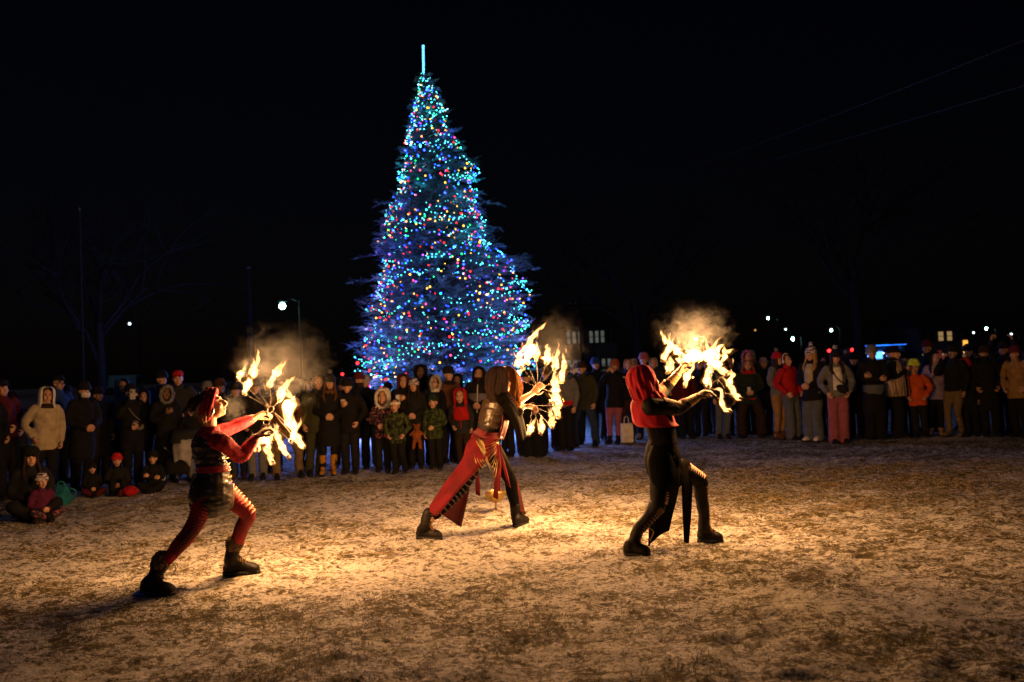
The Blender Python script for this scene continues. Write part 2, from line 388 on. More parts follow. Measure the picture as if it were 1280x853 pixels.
n4 = N.new('ShaderNodeTexNoise'); n4.inputs['Scale'].default_value = 55; n4.inputs['Detail'].default_value = 5; L.new(mp.outputs[0], n4.inputs['Vector']); L.new(n4.outputs[0], r3.inputs[0])
mix = N.new('ShaderNodeMix'); mix.data_type = 'RGBA'; L.new(rp.outputs[0], mix.inputs[0]); L.new(r3.outputs[0], mix.inputs[6]); L.new(r2.outputs[0], mix.inputs[7])
L.new(mix.outputs[2], p.inputs['Base Color']); p.inputs['Roughness'].default_value = .75; p.inputs['Specular IOR Level'].default_value = .25
n3 = N.new('ShaderNodeTexNoise'); n3.inputs['Scale'].default_value = 20; n3.inputs['Detail'].default_value = 8; n3.inputs['Roughness'].default_value = .7; L.new(mp.outputs[0], n3.inputs['Vector'])
bp = N.new('ShaderNodeBump'); bp.inputs['Strength'].default_value = 1.0; bp.inputs['Distance'].default_value = .07; L.new(n3.outputs[0], bp.inputs['Height']); L.new(bp.outputs[0], p.inputs['Normal'])
me.materials.append(m); go = bpy.data.objects.new('ground', me); COL.objects.link(go)
tag(go, 'flat field of short straw coloured grass under a thin dusting of trampled snow', kind='structure')
# grass blades poking through the snow
nb = 110000; bx = rng.uniform(-7.5, 7.5, nb * 3); by = 4.0 + 9.5 * rng.random(nb * 3) ** 1.5
keep = (np.abs(bx) < by * .62 + .4) & (rng.random(nb * 3) < (grassy(bx, by) ** 1.8 + .004)); bx = bx[keep][:nb]; by = by[keep][:nb]; nb = len(bx); bz = hgt(bx, by)
an = rng.uniform(0, 6.28, nb); ln = rng.uniform(.008, .022, nb); lean = rng.uniform(.5, 1.35, nb); wd = rng.uniform(.0012, .003, nb)
dx = np.cos(an) * np.sin(lean) * ln; dy = np.sin(an) * np.sin(lean) * ln; dz = np.cos(lean) * ln + .004
sx = -np.sin(an) * wd; sy = np.cos(an) * wd
A = np.stack([bx - sx, by - sy, bz - .006], -1); B = np.stack([bx + sx, by + sy, bz - .006], -1)
C = np.stack([bx + dx * .6 + sx * .7, by + dy * .6 + sy * .7, bz + dz * .75], -1); C2 = np.stack([bx + dx * .6 - sx * .7, by + dy * .6 - sy * .7, bz + dz * .75], -1)
D = np.stack([bx + dx, by + dy, bz + dz * .9], -1)
vv = np.stack([A, B, C, D, C2], 1).reshape(-1, 3); ii = np.arange(nb)[:, None] * 5 + np.arange(5)[None]
me = bpy.data.meshes.new('grass'); me.from_pydata(vv.tolist(), [], ii.tolist()); me.materials.append(mat('straw_blade', (.42, .3, .13), .7, c2=(.22, .19, .07), nscale=2.2, bump=0))
go = bpy.data.objects.new('grass', me); COL.objects.link(go); tag(go, 'short dry grass blades poking up through the trampled snow', 'grass', kind='stuff')

# ------------------------------------------------------------------ decorated conifer
TY = 23.0; TS = F / TY
def axis_px(py): return 530 + (py - 85) * (556 - 530) / 385
TOPZ = at(530, 84, TY).z
def axis_at(z):
    py = 461 + .0385 * 100 - (z - H) * TS; return V((at(axis_px(py), py, TY).x, TY, z))
EDG = [(80, 2, 2), (95, 6, 7), (130, 17, 20), (160, 25, 28), (190, 33, 42), (220, 42, 52), (250, 50, 56), (280, 64, 60), (300, 72, 62), (315, 74, 78), (330, 70, 98), (345, 70, 104), (362, 90, 104), (385, 92, 98), (405, 88, 102), (440, 100, 104), (480, 98, 100), (520, 84, 86), (545, 55, 58)]
EA = np.array(EDG, float)
def crown_r(z, th):
    py = 465 - (z - H) * TS; l = np.interp(py, EA[:, 0], EA[:, 1]); r_ = np.interp(py, EA[:, 0], EA[:, 2]); c = math.cos(th)
    q = noise.noise(V((math.cos(th) * 1.6, math.sin(th) * 1.6, z * 1.3))) * .2
    return (l + (r_ - l) * (c * .5 + .5)) / TS * (1 + q)
trunk_m = mat('bark_dark', (.07, .05, .035), .9, nscale=9, bump=.6)
tree = thing('conifer_tree', 'tall conifer covered with coloured lights, the only lit tree, behind the crowd', 'tree', (axis_at(0).x, TY, 0))
g = Geo(); g.loft([axis_at(z) for z in (0, .4, 2, 5, 8, TOPZ - .1)], [.2, .16, .13, .08, .03, .012], n=10, k=3); put('trunk', g, trunk_m, tree)
bg = Geo(); VS = []; FS = []; nv = 0
def frond(p, d, ln, wid, pairs, droop):
    """a stem with narrow leaf pairs either side"""
    global nv
    s_, u = frame(d); roll = random.uniform(-.9, .9); s_ = (s_ * math.cos(roll) + u * math.sin(roll)).normalized()
    for i in range(pairs):
        t = (i + .6) / pairs; c = p + d * (ln * t) - V((0, 0, droop * t * t)); w_ = wid * (1 - .65 * t) * random.uniform(.7, 1.2)
        for sg in (-1, 1):
            tip = c + (s_ * sg * .85 + d * .75 + V((random.uniform(-.3, .3), random.uniform(-.3, .3), random.uniform(-.25, .3)))).normalized() * w_
            q = d * (.007 + w_ * .1)
            VS.extend((c - q, c + q, tip)); FS.append((nv, nv + 1, nv + 2)); nv += 3
NBR = 1050; k = 0
for i in range(NBR):
    f = (i + .5) / NBR; z = TOPZ - .15 - (TOPZ - .75) * f ** .62; th = i * 2.39996 + random.uniform(-.3, .3); r_ = crown_r(z, th) * random.uniform(.78, 1.1)
    if random.random() < .14: r_ *= random.uniform(1.06, 1.45 if z > 3.6 else 1.16)
    c = axis_at(z); out = V((math.cos(th), math.sin(th), 0)); rise = random.uniform(-.12, .5) + .5 * max(0, (z - 7) / 2.5)
    P = [c, c + out * r_ * .45 + V((0, 0, r_ * .45 * rise)), c + out * r_ * .8 + V((0, 0, r_ * .62 * rise)), c + out * r_ + V((0, 0, r_ * (.62 * rise - .02)))]
    bg.loft(P, [.006 + .012 * r_ / 2, .005 + .007 * r_ / 2, .005, .003], n=4, k=1, caps=False)
    nt_ = int(6 + 13 * r_ / 2.2)
    for j in range(nt_):
        t = .3 + .7 * (j + random.random()) / nt_; q = P[1].lerp(P[3], max(0, (t - .45) / .55)) if t > .45 else P[0].lerp(P[1], t / .45)
        a = random.choice((-1, 1)) * random.uniform(.25, 1.0); d = V((math.cos(th + a), math.sin(th + a), random.uniform(-.3, .75))).normalized()
        frond(q, d, random.uniform(.16, .36) * (.6 + .4 * r_ / 2), .085, 6, random.uniform(0, .08))
    frond(P[2], (P[3] - P[2] + V((0, 0, .3 * random.random() * (P[3] - P[2]).length))).normalized(), .3 * (.4 + r_ / 2.6), .1, 8, 0)
put('branches', bg, trunk_m, tree)
g = Geo(); g.v = [tuple(x) for x in VS]; g.f = FS; g.m = [0] * len(FS)
put('crown', g, mat('conifer_leaf', (.055, .095, .08), .6, c2=(.028, .05, .045), nscale=5, bump=0, spec=.5), tree, smooth=False)
tag(tree.children[1], kind='stuff')
# lights on the tree
lt = thing('string_lights', 'swags of tiny coloured bulbs draped all over the tall conifer', 'string lights', (axis_at(0).x, TY, 0))
BC = {'cyan': ((.12, .85, 1), 8), 'teal': ((.05, .95, .65), 6.5), 'blue': ((.015, .05, 1), 15), 'red': ((1, .02, .02), 6), 'amber': ((1, .42, .04), 6), 'green': ((.01, 1, .18), 4.5), 'violet': ((.3, .05, 1), 8), 'pink': ((1, .06, .2), 5)}
BM = {k_: glow('bulb_' + k_, c, s_ * BULB_K) for k_, (c, s_) in BC.items()}
BN = list(BC); wire = Geo(); bulbs = []
z = TOPZ - .35; loop = 0
while z > 1.0:
    pts = []; th0 = random.uniform(0, 6.28); nst = 26
    for j in range(nst):
        th = th0 + j * 2 * math.pi / nst; zz = z - .16 * abs(math.sin(j * 1.1 + loop)) * min(1, (TOPZ - z) / 2) + .12 * math.sin(2 * th + loop * 1.7) + .06 * math.sin(5 * th + loop)
        rr = crown_r(zz, th) * (.99 + .07 * math.sin(3 * th + loop * 2) + .05 * math.sin(11 * th)); pts.append(axis_at(zz) + V((math.cos(th), math.sin(th), 0)) * rr)
    wire.tube(pts, .004, n=3, closed=True, k=2)
    A = crom([list(p) for p in pts + [pts[0]]], 6); tot = 0; nxt = .05
    for a, b in zip(A[:-1], A[1:]):
        dl = np.linalg.norm(b - a); tot += dl
        if tot > nxt:
            nxt = tot + random.uniform(.05, .12); 
            if noise.noise(V(b) * .8 + V((3, 1, 7))) > -.16: bulbs.append((V(b) + V((random.gauss(0, .02), random.gauss(0, .02), random.gauss(0, .03))), random.choices(['cyan', 'teal', 'blue', 'violet'], [8, 4, 3, .8])[0], random.uniform(.0085, .0155)))
    z -= random.uniform(.2, .36) * (.55 + .45 * min(1, (TOPZ - z) / 4)); loop += 1
for i in range(1150):
    f = random.random(); z = TOPZ - .3 - (TOPZ - 1.2) * f ** .6; th = random.uniform(0, 6.28); rr = crown_r(z, th) * random.uniform(.76, 1.04)
    bulbs.append((axis_at(z) + V((math.cos(th), math.sin(th), 0)) * rr, random.choices(BN, [1.5, 1.5, 4.5, 5.5, 6, 2.5, 1.5, 2.5])[0], random.uniform(.01, .026)))
put('wire', wire, mat('cable_green', (.01, .03, .015), .6, bump=0), lt)
bulbs.sort(key=lambda b: -(b[2] + (.02 if b[0].y < TY else 0)))
def bulb_geo(g, p, r_, mi=0):
    g.ell(p, r_, None, 6, mi=mi)
for p, c, r_ in bulbs[:100]:
    g = Geo(); bulb_geo(g, p, r_); put('bulb', g, BM[c], lt)
g = Geo()
for p, c, r_ in bulbs[100:]: bulb_geo(g, p, r_, BN.index(c))
tag(put('small_bulbs', g, [BM[c] for c in BN], lt), kind='stuff')
for i in range(90):                                    # the light those bulbs throw on the branches
    f = (i + .5) / 90; z = TOPZ - .4 - (TOPZ - 1.3) * f ** .6; th = i * 2.4; c = random.choice(((.03, .3, 1), (.04, .12, 1), (.12, .12, 1), (.03, .6, 1), (.3, .22, 1) if f > .4 else (.03, .4, 1)))
    p = axis_at(z) + V((math.cos(th), math.sin(th), 0)) * crown_r(z, th) * random.uniform(.9, 1.12)
    lamp('bulb_light', p, TREE_W * (.35 + f), c, .06)
for i in range(12):
    th = -math.pi * (i + .5) / 12; p = axis_at(.75) + V((math.cos(th), math.sin(th), 0)) * 2.25; lamp('bulb_light', p, TREE_W * 2.6, (.3, .26, 1) if i % 2 else (.1, .3, 1), .08)
tp = thing('tree_topper', 'upright glowing blue-white light rod on the tip of the conifer', 'tree topper', at(529.5, 97, TY))
g = Geo(); g.tube([at(529.5, 99, TY), at(529.3, 80, TY), at(529, 58, TY)], .026, n=8, k=1); g.ell(at(529, 58, TY), .035, None, 8); g.ell(at(529.5, 99, TY), .035, None, 8)
put('light_rod', g, glow('rod_glow', (.1, .5, 1), 3.4), tp)
g = Geo(); g.tube([at(531, 112, TY), at(529.5, 97, TY)], .02, n=6, k=1); put('stake', g, trunk_m, tp)
lamp('rod_light', at(529.5, 78, TY - .15), 9, (.25, .7, 1), .06)

# ------------------------------------------------------------------ bare trees, poles, cables
def bare_tree(name, label, px, py0, Y, hgt_px, spread, mat_, seed, depth=6, group=None):
    random.seed(seed); base = V((at(px, py0, Y).x, Y, 0)); hh = H + (461 - .0385 * (px - 640) - hgt_px) / F * Y; t = thing(name, label, 'tree', base, group=group)
    tr = Geo(); br = Geo(); top = base + V((random.uniform(-.3, .3), 0, hh * .42)); tr.loft([base, base.lerp(top, .5) + V((.08, 0, 0)), top], [hh * .022, hh * .017, hh * .013], n=8, k=2)
    def grow(p, d, L_, r_, n):
        q = p + d * L_; mid = p.lerp(q, .5) + V((random.uniform(-.06, .06), random.uniform(-.06, .06), random.uniform(0, .06))) * L_
        br.loft([p, mid, q], [r_, r_ * .8, r_ * .62], n=5 if n > 2 else 3, k=2, caps=False)
        if n == 0: return
        for _ in range(3 if n > 1 else 2):
            dd = (d + V((random.gauss(0, .55), random.gauss(0, .55), random.gauss(.08, .3))) * spread).normalized(); s_ = random.uniform(.45, 1)
            grow(p.lerp(q, s_), dd, L_ * random.uniform(.6, .82), r_ * .58, n - 1)
    for i in range(6):
        a = i * 1.05 + random.uniform(-.3, .3); grow(base.lerp(top, random.uniform(.6, 1)), V((math.cos(a) * .75, math.sin(a) * .5, random.uniform(.5, 1.1))).normalized(), hh * .26, hh * .0085, depth - 1)
    put('trunk', tr, mat_, t); put('crown', br, mat_, t); random.seed(seed + 50); return t
grey = mat('grey_bark', (.016, .014, .013), .9, nscale=6, bump=.5)
grey2 = mat('dark_bark', (.014, .012, .012), .95, nscale=6, bump=.5)
bare_tree('bare_tree', 'spreading leafless tree at far left behind the crowd', 122, 470, 27, 205, 1.0, grey, 5)
bare_tree('bare_tree', 'tall leafless tree just right of the lit conifer', 797, 455, 38, 200, .9, grey2, 9, 5)
bare_tree('bare_tree', 'tall leafless tree behind the people at the right', 1074, 445, 34, 90, .9, grey2, 13, 5)
random.seed(99)
def upole(px, ptop, Y, r_, label, arm=True):
    b = V((at(px, 460, Y).x, Y, 0)); zt = at(px, ptop, Y).z; t = thing('utility_pole', label, 'pole', b)
    g = Geo(); g.loft([b, V((b.x, Y, zt))], [r_, r_ * .7], n=8, k=2); put('pole', g, mat('weathered_wood', (.014, .012, .011), .9, nscale=4, bump=.4), t)
    if not arm: g = Geo(); g.ell((b.x, Y, zt), (r_ * .9, r_ * .9, .06), None, 8); put('cap', g, mat('dull_cap', (.1, .1, .1)), t); return
    g = Geo(); g.box((b.x, Y - .1, zt - .5), (.8, .05, .06)); put('crossarm', g, MC['weathered_wood'], t)
    g = Geo()
    for s_ in (-.65, -.3, .3, .65): g.ell((b.x + s_, Y - .1, zt - .38), (.05, .05, .08), None, 8)
    put('insulator', g, mat('porcelain', (.4, .38, .35), .3, bump=0), t); return V((b.x, Y - .1, zt - .35))
upole(314, 335, 32, .12, 'wooden utility pole between the left bare tree and the lit conifer', False); upole(104, 262, 22, .035, 'slim pole standing in front of the left bare tree', False)
p2 = upole(728, 372, 60, .14, 'distant utility pole to the right of the lit conifer'); 
def cable(a, b, sag, label, r_=.02):
    g = Geo(); P = [a.lerp(b, i / 12) - V((0, 0, sag * 4 * (i / 12) * (1 - i / 12))) for i in range(13)]
    o = put('power_cable', (g.tube(P, r_, n=5, k=2), g)[1], mat('cable_black', (.009, .009, .009), .6, bump=0)); tag(o, label, 'cable', 'power cables')
cable(at(640, 268, 52), at(1330, 30, 14), .5, 'upper of the two power cables crossing the dark sky at right', .011)
cable(at(690, 262, 52), at(1330, 92, 14), .3, 'lower of the two power cables crossing the dark sky at right', .011)
# ------------------------------------------------------------------ street lamps, far lights
def street_lamp(px, py, Y, c, s_, r_, label, watt=0):
    p = at(px, py, Y); b = V((p.x + .9, Y, 0)); t = thing('street_lamp', label, 'street lamp', b, group='distant street lamps')
    g = Geo(); g.loft([b, V((b.x, Y, p.z + .25))], [.09, .05], n=8, k=2); g.tube([V((b.x, Y, p.z + .2)), V((b.x - .45, Y, p.z + .38)), V((p.x, Y, p.z + .22 + r_))], .035, n=6); put('pole', g, mat('galvanised', (.03, .03, .032), .6, metal=.2, bump=0), t)
    g = Geo(); g.ell((p.x, Y, p.z + r_ + .1), (.3, .14, .07), None, 10); put('lamp_head', g, MC['galvanised'], t)
    g = Geo(); g.ell(p, r_, None, 10); put('lamp', g, glow('lamp_%s' % str(c), c, s_), t)
    if watt: lamp('street_light', p + V((0, -.3, -.3)), watt, c, .1)
LC = (.45, 1, .85); LW = (.75, .95, 1); LO = (1, .45, .08)
street_lamp(353, 383, 48, LC, 60, .16, 'bright teal white street lamp left of the lit conifer', 5)
street_lamp(162, 405, 80, LW, 5, .11, 'small distant street lamp above the left end of the crowd')
for (a, b, Y, c, s_, r_, l) in ((960, 398, 90, LC, 6, .16, 'small greenish street lamp above the curly haired spectator'), (982, 412, 110, LW, 2, .18, 'faint street lamp right of the small greenish one'), (991, 424, 100, LC, 8, .26, 'brighter low street lamp over the striped beanie'), (1039, 413, 95, LC, 8, .19, 'teal street lamp over the dark parked van'),
        (944, 413, 120, LO, 1.5, .2, 'faint amber street lamp over the fire fans at right'), (1178, 427, 85, LW, 14, .22, 'blue white street lamp above the pale trousers spectator'), (1187, 425, 95, LC, 8, .22, 'teal white street lamp paired beside the blue white one'), (1206, 427, 70, LO, 14, .22, 'orange street lamp at the far right'),
        (1233, 411, 95, LC, 7, .17, 'high teal street lamp at the far right'), (1264, 418, 110, LW, 1.6, .2, 'faint street lamp nearest the right edge'), (1217, 416, 120, LW, 1.2, .2, 'faint street lamp left of the high teal one'), (870, 424, 100, LW, 5, .2, 'small street lamp glimpsed over the right fire fans')):
    street_lamp(a, b, Y, c, s_ * .7, r_ * .62, l)
# ------------------------------------------------------------------ far buildings
def building(px0, px1, ptop, Y, label, rows, cols, col, s_, wall=(.12, .11, .1), roof='flat', lit=.5, seed=1):
    rd = random.Random(seed); x0 = at(px0, 450, Y).x; x1 = at(px1, 450, Y).x; zt = at((px0 + px1) / 2, ptop, Y).z; zt = max(zt, 3.2)
    t = thing('building', label, 'building', ((x0 + x1) / 2, Y, 0)); g = Geo(); g.box(((x0 + x1) / 2, Y + 4, zt / 2), ((x1 - x0) / 2, 4, zt / 2)); put('wall', g, mat('wall_' + label[:8], wall, .9, nscale=2), t, smooth=False)
    g = Geo(); xm = (x0 + x1) / 2; hw = (x1 - x0) / 2 + .4; yy0 = Y - .4; yy1 = Y + 8.4
    g.add([(xm - hw, yy0, zt), (xm + hw, yy0, zt), (xm + hw, yy1, zt), (xm - hw, yy1, zt), (xm - hw, Y + 4, zt + 1.8), (xm + hw, Y + 4, zt + 1.8)], [(0, 1, 5, 4), (3, 4, 5, 2), (0, 4, 3), (1, 2, 5), (0, 3, 2, 1)])
    put('roof', g, mat('dark_shingle', (.05, .045, .045), .9, nscale=5), t, smooth=False)
    for i in range(cols):
        for j in range(rows):
            wx = x0 + (x1 - x0) * (i + .5) / cols; wz = zt * (j + .62) / rows; ww = (x1 - x0) / cols * .28; wh = zt / rows * .22
            g = Geo(); g.box((wx, Y - .03, wz), (ww + .08, .05, wh + .08)); f_ = put('window', g, mat('window_frame', (.08, .075, .07), .6, bump=0), t, smooth=False)
            g = Geo(); 
            for a in (-1, 1):
                for b in (-1, 1): g.box((wx + a * ww * .5, Y - .085, wz + b * wh * .5), (ww * .46, .01, wh * .44))
            o_ = put('pane', g, glow('lit_pane_' + label[:8], col, s_) if rd.random() < lit else mat('dark_pane', (.02, .02, .025), .15, bump=0), t, smooth=False)
            o_.parent = f_; o_.location = -V(f_.location)
    return t
building(708, 772, 408, 85, 'long low building with a few lit windows right of the conifer', 2, 9, (.8, .9, .75), .1, seed=4)
building(1150, 1215, 410, 75, 'shop front with warm and white lit windows at far right', 2, 6, (1, .62, .25), .3, lit=.35, seed=8)
# ------------------------------------------------------------------ vehicles
def vehicle(px, Y, rz, label, kind='van', body=(.05, .05, .06), extra=None):
    x = at(px, 455, Y).x; t = thing('parked_' + kind, label, kind, (x, Y, 0)); Mx = Matrix.Translation((x, Y, 0)) @ Matrix.Rotation(rz, 4, 'Z')
    if kind == 'car': prof = [(-2.15, .35), (-2.2, .75), (-2.0, .92), (-1.45, 1.0), (-.85, 1.42), (.5, 1.45), (1.2, 1.02), (2.0, .85), (2.2, .6), (2.15, .35)]; hw = .88
    else: prof = [(-2.4, .4), (-2.45, 1.2), (-2.35, 2.05), (-2.1, 2.2), (1.2, 2.2), (1.75, 1.45), (2.4, 1.15), (2.5, .8), (2.45, .4)]; hw = .98
    g = Geo(); n = len(prof); vs = []
    for i, (s_, inset) in enumerate(((-hw, 0), (-hw * .93, 0), (hw * .93, 0), (hw, 0))):
        for (a, b) in prof:
            q = .94 if i in (0, 3) and b > .95 else 1
            vs.append(V((a * q, s_ * (q if i in (0, 3) else 1), b * (1 if i in (1, 2) else .985))))
    fs = []
    for k_ in range(3):
        for i in range(n): fs.append((k_ * n + i, k_ * n + (i + 1) % n, (k_ + 1) * n + (i + 1) % n, (k_ + 1) * n + i))
    fs += [tuple(range(n))[::-1], tuple(range(3 * n, 4 * n))]
    def addp(name, gg, m_, parent=t):
        gg.v = [tuple(Mx @ V(v)) for v in gg.v]; o_ = put(name, gg, m_, t); 
        if parent is not t: o_.parent = parent
        return o_
    g.add(vs, fs); addp('body', g, mat('paint_' + label[:10], body, .25, bump=0, c2=body, spec=.6))
    for a in (-1.4, 1.4):
        for b in (-hw, hw):
            g = Geo(); 
            g.loft([V((a, b - .1, .34)), V((a, b + .1, .34))], [.33, .33], n=16, k=1, caps=False); wo = addp('wheel', g, mat('tyre', (.02, .02, .02), .8, bump=0))
            g = Geo(); g.loft([V((a, b - .12, .34)), V((a, b + .12, .34))], [.19, .19], n=12, k=1, caps=False); ro = addp('rim', g, mat('alloy', (.4, .4, .42), .3, metal=.9, bump=0)); ro.parent = wo
    gl = mat('car_glass', (.02, .025, .03), .08, bump=0, spec=.8); g = Geo()
    for s_ in (-1, 1):
        if kind == 'car': g.box((-.2, s_ * (hw * .955), 1.2), (.85, .02, .17))
        else: g.box((.75, s_ * (hw * .975), 1.72), (.62, .03, .28)); g.box((-1.0, s_ * hw * .975, 1.72), (.95, .03, .28))
    addp('window', g, gl)
    for s_ in (-1, 1):
        g = Geo(); g.ell((-2.2 if kind == 'car' else -2.38, s_ * .72, .85 if kind == 'car' else 1.98), (.06, .12, .1), None, 8); addp('tail_light', g, glow('tail_red', (1, .02, .02), 7) if extra == 'tail' else mat('red_lens', (.3, .01, .01), .3, bump=0))
        g = Geo(); g.ell((2.18 if kind == 'car' else 2.46, s_ * .62, .72 if kind == 'car' else .85), (.06, .14, .09), None, 8); addp('headlight', g, glow('head_white', (.8, .9, 1), 9) if extra == 'head' else mat('clear_lens', (.5, .5, .5), .2, bump=0))
    if extra == 'neon':
        g = Geo(); g.box((0, -hw - .05, 2.35), (1.5, .04, .02)); g.box((0, hw + .05, 2.35), (1.5, .04, .02)); addp('light_strip', g, glow('neon_blue', (.02, .18, 1), 3))
        g = Geo(); g.box((.1, -hw - .03, 1.55), (.7, .03, .3)); addp('serving_hatch', g, glow('hatch', (.12, .45, 1), 2.2))
        g = Geo(); g.box((-1.3, -hw - .04, 2.3), (.12, .03, .05)); addp('warm_lamp', g, glow('lamp_warm', (1, .6, .2), 12))
        for q, (lx, lz, cc) in enumerate(((-.9, 1.75, (.3, .55, 1)), (-.55, 1.5, (.1, .3, 1)), (-.2, 1.95, (.2, .9, 1)), (.95, 1.7, (.6, .8, 1)), (1.3, 1.45, (.05, .25, 1)), (1.6, 2.05, (1, .8, .5)))):
            g = Geo(); g.ell((lx, -hw - .08, lz), (.07, .03, .07), None, 8); addp('counter_lamp', g, glow('counter_glow_%d' % q, cc, 6))
    return t
vehicle(1056, 62, R(65), 'dark parked van with red tail lights beyond the crowd', 'van', (.05, .05, .055), 'tail')
vehicle(1104, 75, R(-62), 'food van lit by blue strip lights beyond the crowd at right', 'van', (.12, .13, .16), 'neon')
vehicle(156, 66, R(-75), 'pale teal van parked behind the left of the crowd', 'van', (.25, .6, .55))
vehicle(1010, 60, R(120), 'distant parked car showing red tail lights at right', 'car', (.1, .02, .02), 'tail')
vehicle(1160, 62, R(-40), 'distant dark car parked before the lit shop front', 'car', (.06, .06, .07), 'head')
vehicle(1250, 58, R(-15), 'distant grey car parked near the right edge', 'car', (.1, .1, .11))
c = at(1207, 437, 60); t = thing('lit_sign', 'narrow upright amber lit sign among the far lamps at right', 'sign', (c.x, 60, 0)); g = Geo(); g.box((c.x, 60, c.z + .05), (.14, .06, .55)); put('sign_panel', g, glow('amber_sign', (1, .38, .05), 1.6), t, smooth=False)
g = Geo(); g.box((c.x, 60.07, c.z + .05), (.19, .05, .6)); put('frame', g, MC['galvanised'], t, smooth=False); g = Geo(); g.loft([V((c.x, 60.1, 0)), V((c.x, 60.1, c.z))], [.06, .06], n=8, k=1); put('post', g, MC['galvanised'], t)
# low shrub with red string lights left of the conifer
sb = at(432, 480, 20.5); t = thing('shrub', 'low twiggy shrub left of the conifer carrying red lights', 'shrub', (sb.x, 20.5, 0)); g = Geo(); VS = []; FS = []; nv = 0; st = Geo()
for i in range(90):
    a = random.uniform(0, 6.28); e = random.uniform(.3, 1.5); d = V((math.cos(a) * math.cos(e), math.sin(a) * math.cos(e), math.sin(e))); b = V((sb.x, 20.5, .05)); ln = random.uniform(.6, 1.35)
    st.tube([b, b + d * ln * .5 + V((0, 0, .1)), b + d * ln], .006, n=3, k=1)
    for j in range(5): frond(b + d * ln * random.uniform(.4, 1), (d + V((random.gauss(0, .4), random.gauss(0, .4), .1))).normalized(), .2, .05, 5, 0)
g.v = [tuple(x) for x in VS]; g.f = FS; g.m = [0] * len(FS); put('foliage', g, MC['conifer_leaf'], t, smooth=False); put('stem', st, trunk_m, t)
t = thing('string_lights', 'short strand of big red bulbs on the shrub left of the conifer', 'string lights', (sb.x, 20.4, 0)); P = [at(x, y, 20) for x, y in ((428, 460), (428, 468), (437, 474), (447, 468), (447, 454), (462, 463), (470, 470))]
g = Geo(); g.tube(P, .005, n=4); put('wire', g, MC['cable_green'], t)
for i, p in enumerate(P[1:]): g = Geo(); g.ell(p, .035 if i in (0, 2, 3) else .022, None, 8); put('bulb', g, BM['red' if i != 2 else 'amber'], t)
# ------------------------------------------------------------------ crowd: bodies and clothes built once per pose, then shared
CZ = {}
def cached(key, fn):
    if key not in CZ: CZ[key] = fn()
    return CZ[key]
def skel(pose, kid):
    hs = 1.28 if kid else 1.0; hc = 1.70 - .118 * hs; q = (hc - .125 * hs) / 1.46
    S = dict(hs=hs, hc=V((0, -.01, hc)), q=q); Z = lambda x, y, z: V((x, y, z * q))
    S['Z'] = Z; arms = {}
    for s_, nm in ((-1, 'R'), (1, 'L')):
        sh = Z(.175 * s_, .015, 1.395)
        A = {'down': (Z(.235 * s_, .03, 1.13), Z(.235 * s_, -.05, .88)), 'pock': (Z(.29 * s_, .07, 1.14), Z(.2 * s_, -.1, .95)),
             'front': (Z(.25 * s_, 0, 1.12), Z(.055 * s_, -.2, 1.02)), 'chest': (Z(.23 * s_, -.02, 1.13), Z(.06 * s_, -.2, 1.25)),
             'cross': (Z(.235 * s_, -.05, 1.14), Z(-.06 * s_, -.19, 1.16 + .03 * s_)), 'face': (Z(.25 * s_, -.16, 1.2), Z(.07 * s_, -.27, 1.47)),
             'hip': (Z(.34 * s_, .03, 1.13), Z(.2 * s_, -.08, .98)), 'back': (Z(.25 * s_, .1, 1.12), Z(.12 * s_, .14, .95)), 'up': (Z(.27 * s_, -.02, 1.55), Z(.2 * s_, -.06, 1.76))}
        arms[s_] = (sh,) + A[pose[0 if s_ < 0 else 1]]
    S['arms'] = arms; S['legs'] = {}
    for s_ in (-1, 1):
        if pose[2] == 'sit': S['legs'][s_] = (Z(.1 * s_, 0, .84), Z(.28 * s_, -.34, .98), Z(-.04 * s_, -.44, .78))
        elif pose[2] == 'knee': S['legs'][s_] = (Z(.1 * s_, 0, .84), Z(.13 * s_, -.36, 1.14), Z(.13 * s_, -.5, .78))
        else:
            w_ = {'n': .09, 'w': .2, 's': .1}[pose[2]]; S['legs'][s_] = (Z(.09 * s_, 0, .88), Z(w_ * s_ * .95 + .01 * s_, -.03 - (.04 if s_ > 0 and pose[2] == 's' else 0), .47), Z(w_ * s_, .02 + (.1 if s_ > 0 and pose[2] == 's' else 0), .09))
    return S
def body_mesh(pose, kid):
    S = skel(pose, kid); Z = S['Z']; g = Geo(); M = head_M(S['hc'], V((0, -1, 0)), k=S['hs']); head_add(g, M)
    g.loft([Z(0, .01, .86), Z(0, .005, 1.0), Z(0, 0, 1.15), Z(0, .01, 1.3), Z(0, .015, 1.4)], [(.15, .11), (.135, .1), (.145, .11), (.165, .11), (.12, .08)], side=V((1, 0, 0)), n=14)
    g.loft([Z(0, .015, 1.36), V((0, .012, S['hc'].z - .06))], [.062, .054], n=10)
    for s_ in (-1, 1):
        sh, el, wr = S['arms'][s_]; d = (wr - el).normalized(); g.loft([sh, el, wr], [.05, .042, .026], n=8); 
        hand_add(g, wr, d, (V((0, -.05, 1.3)) - wr) if pose[0 if s_ < 0 else 1] in ('face', 'chest', 'up') else V((-s_, .2, .1)), 1.05, curl=1.1, side=s_, grow=.002)
        h, k_, a = S['legs'][s_]; g.loft([h, k_, a], [.085, .055, .038], n=8); g.loft([a, a + V((0, -.05, -.04)), a + V((0, -.14, -.055))], [.035, .035, .025], n=8)
    r_ = head_paint(g.remesh(.0125, 1), M); me = r_.mesh('body')
    for q in range(4): me.materials.append(None)
    return me
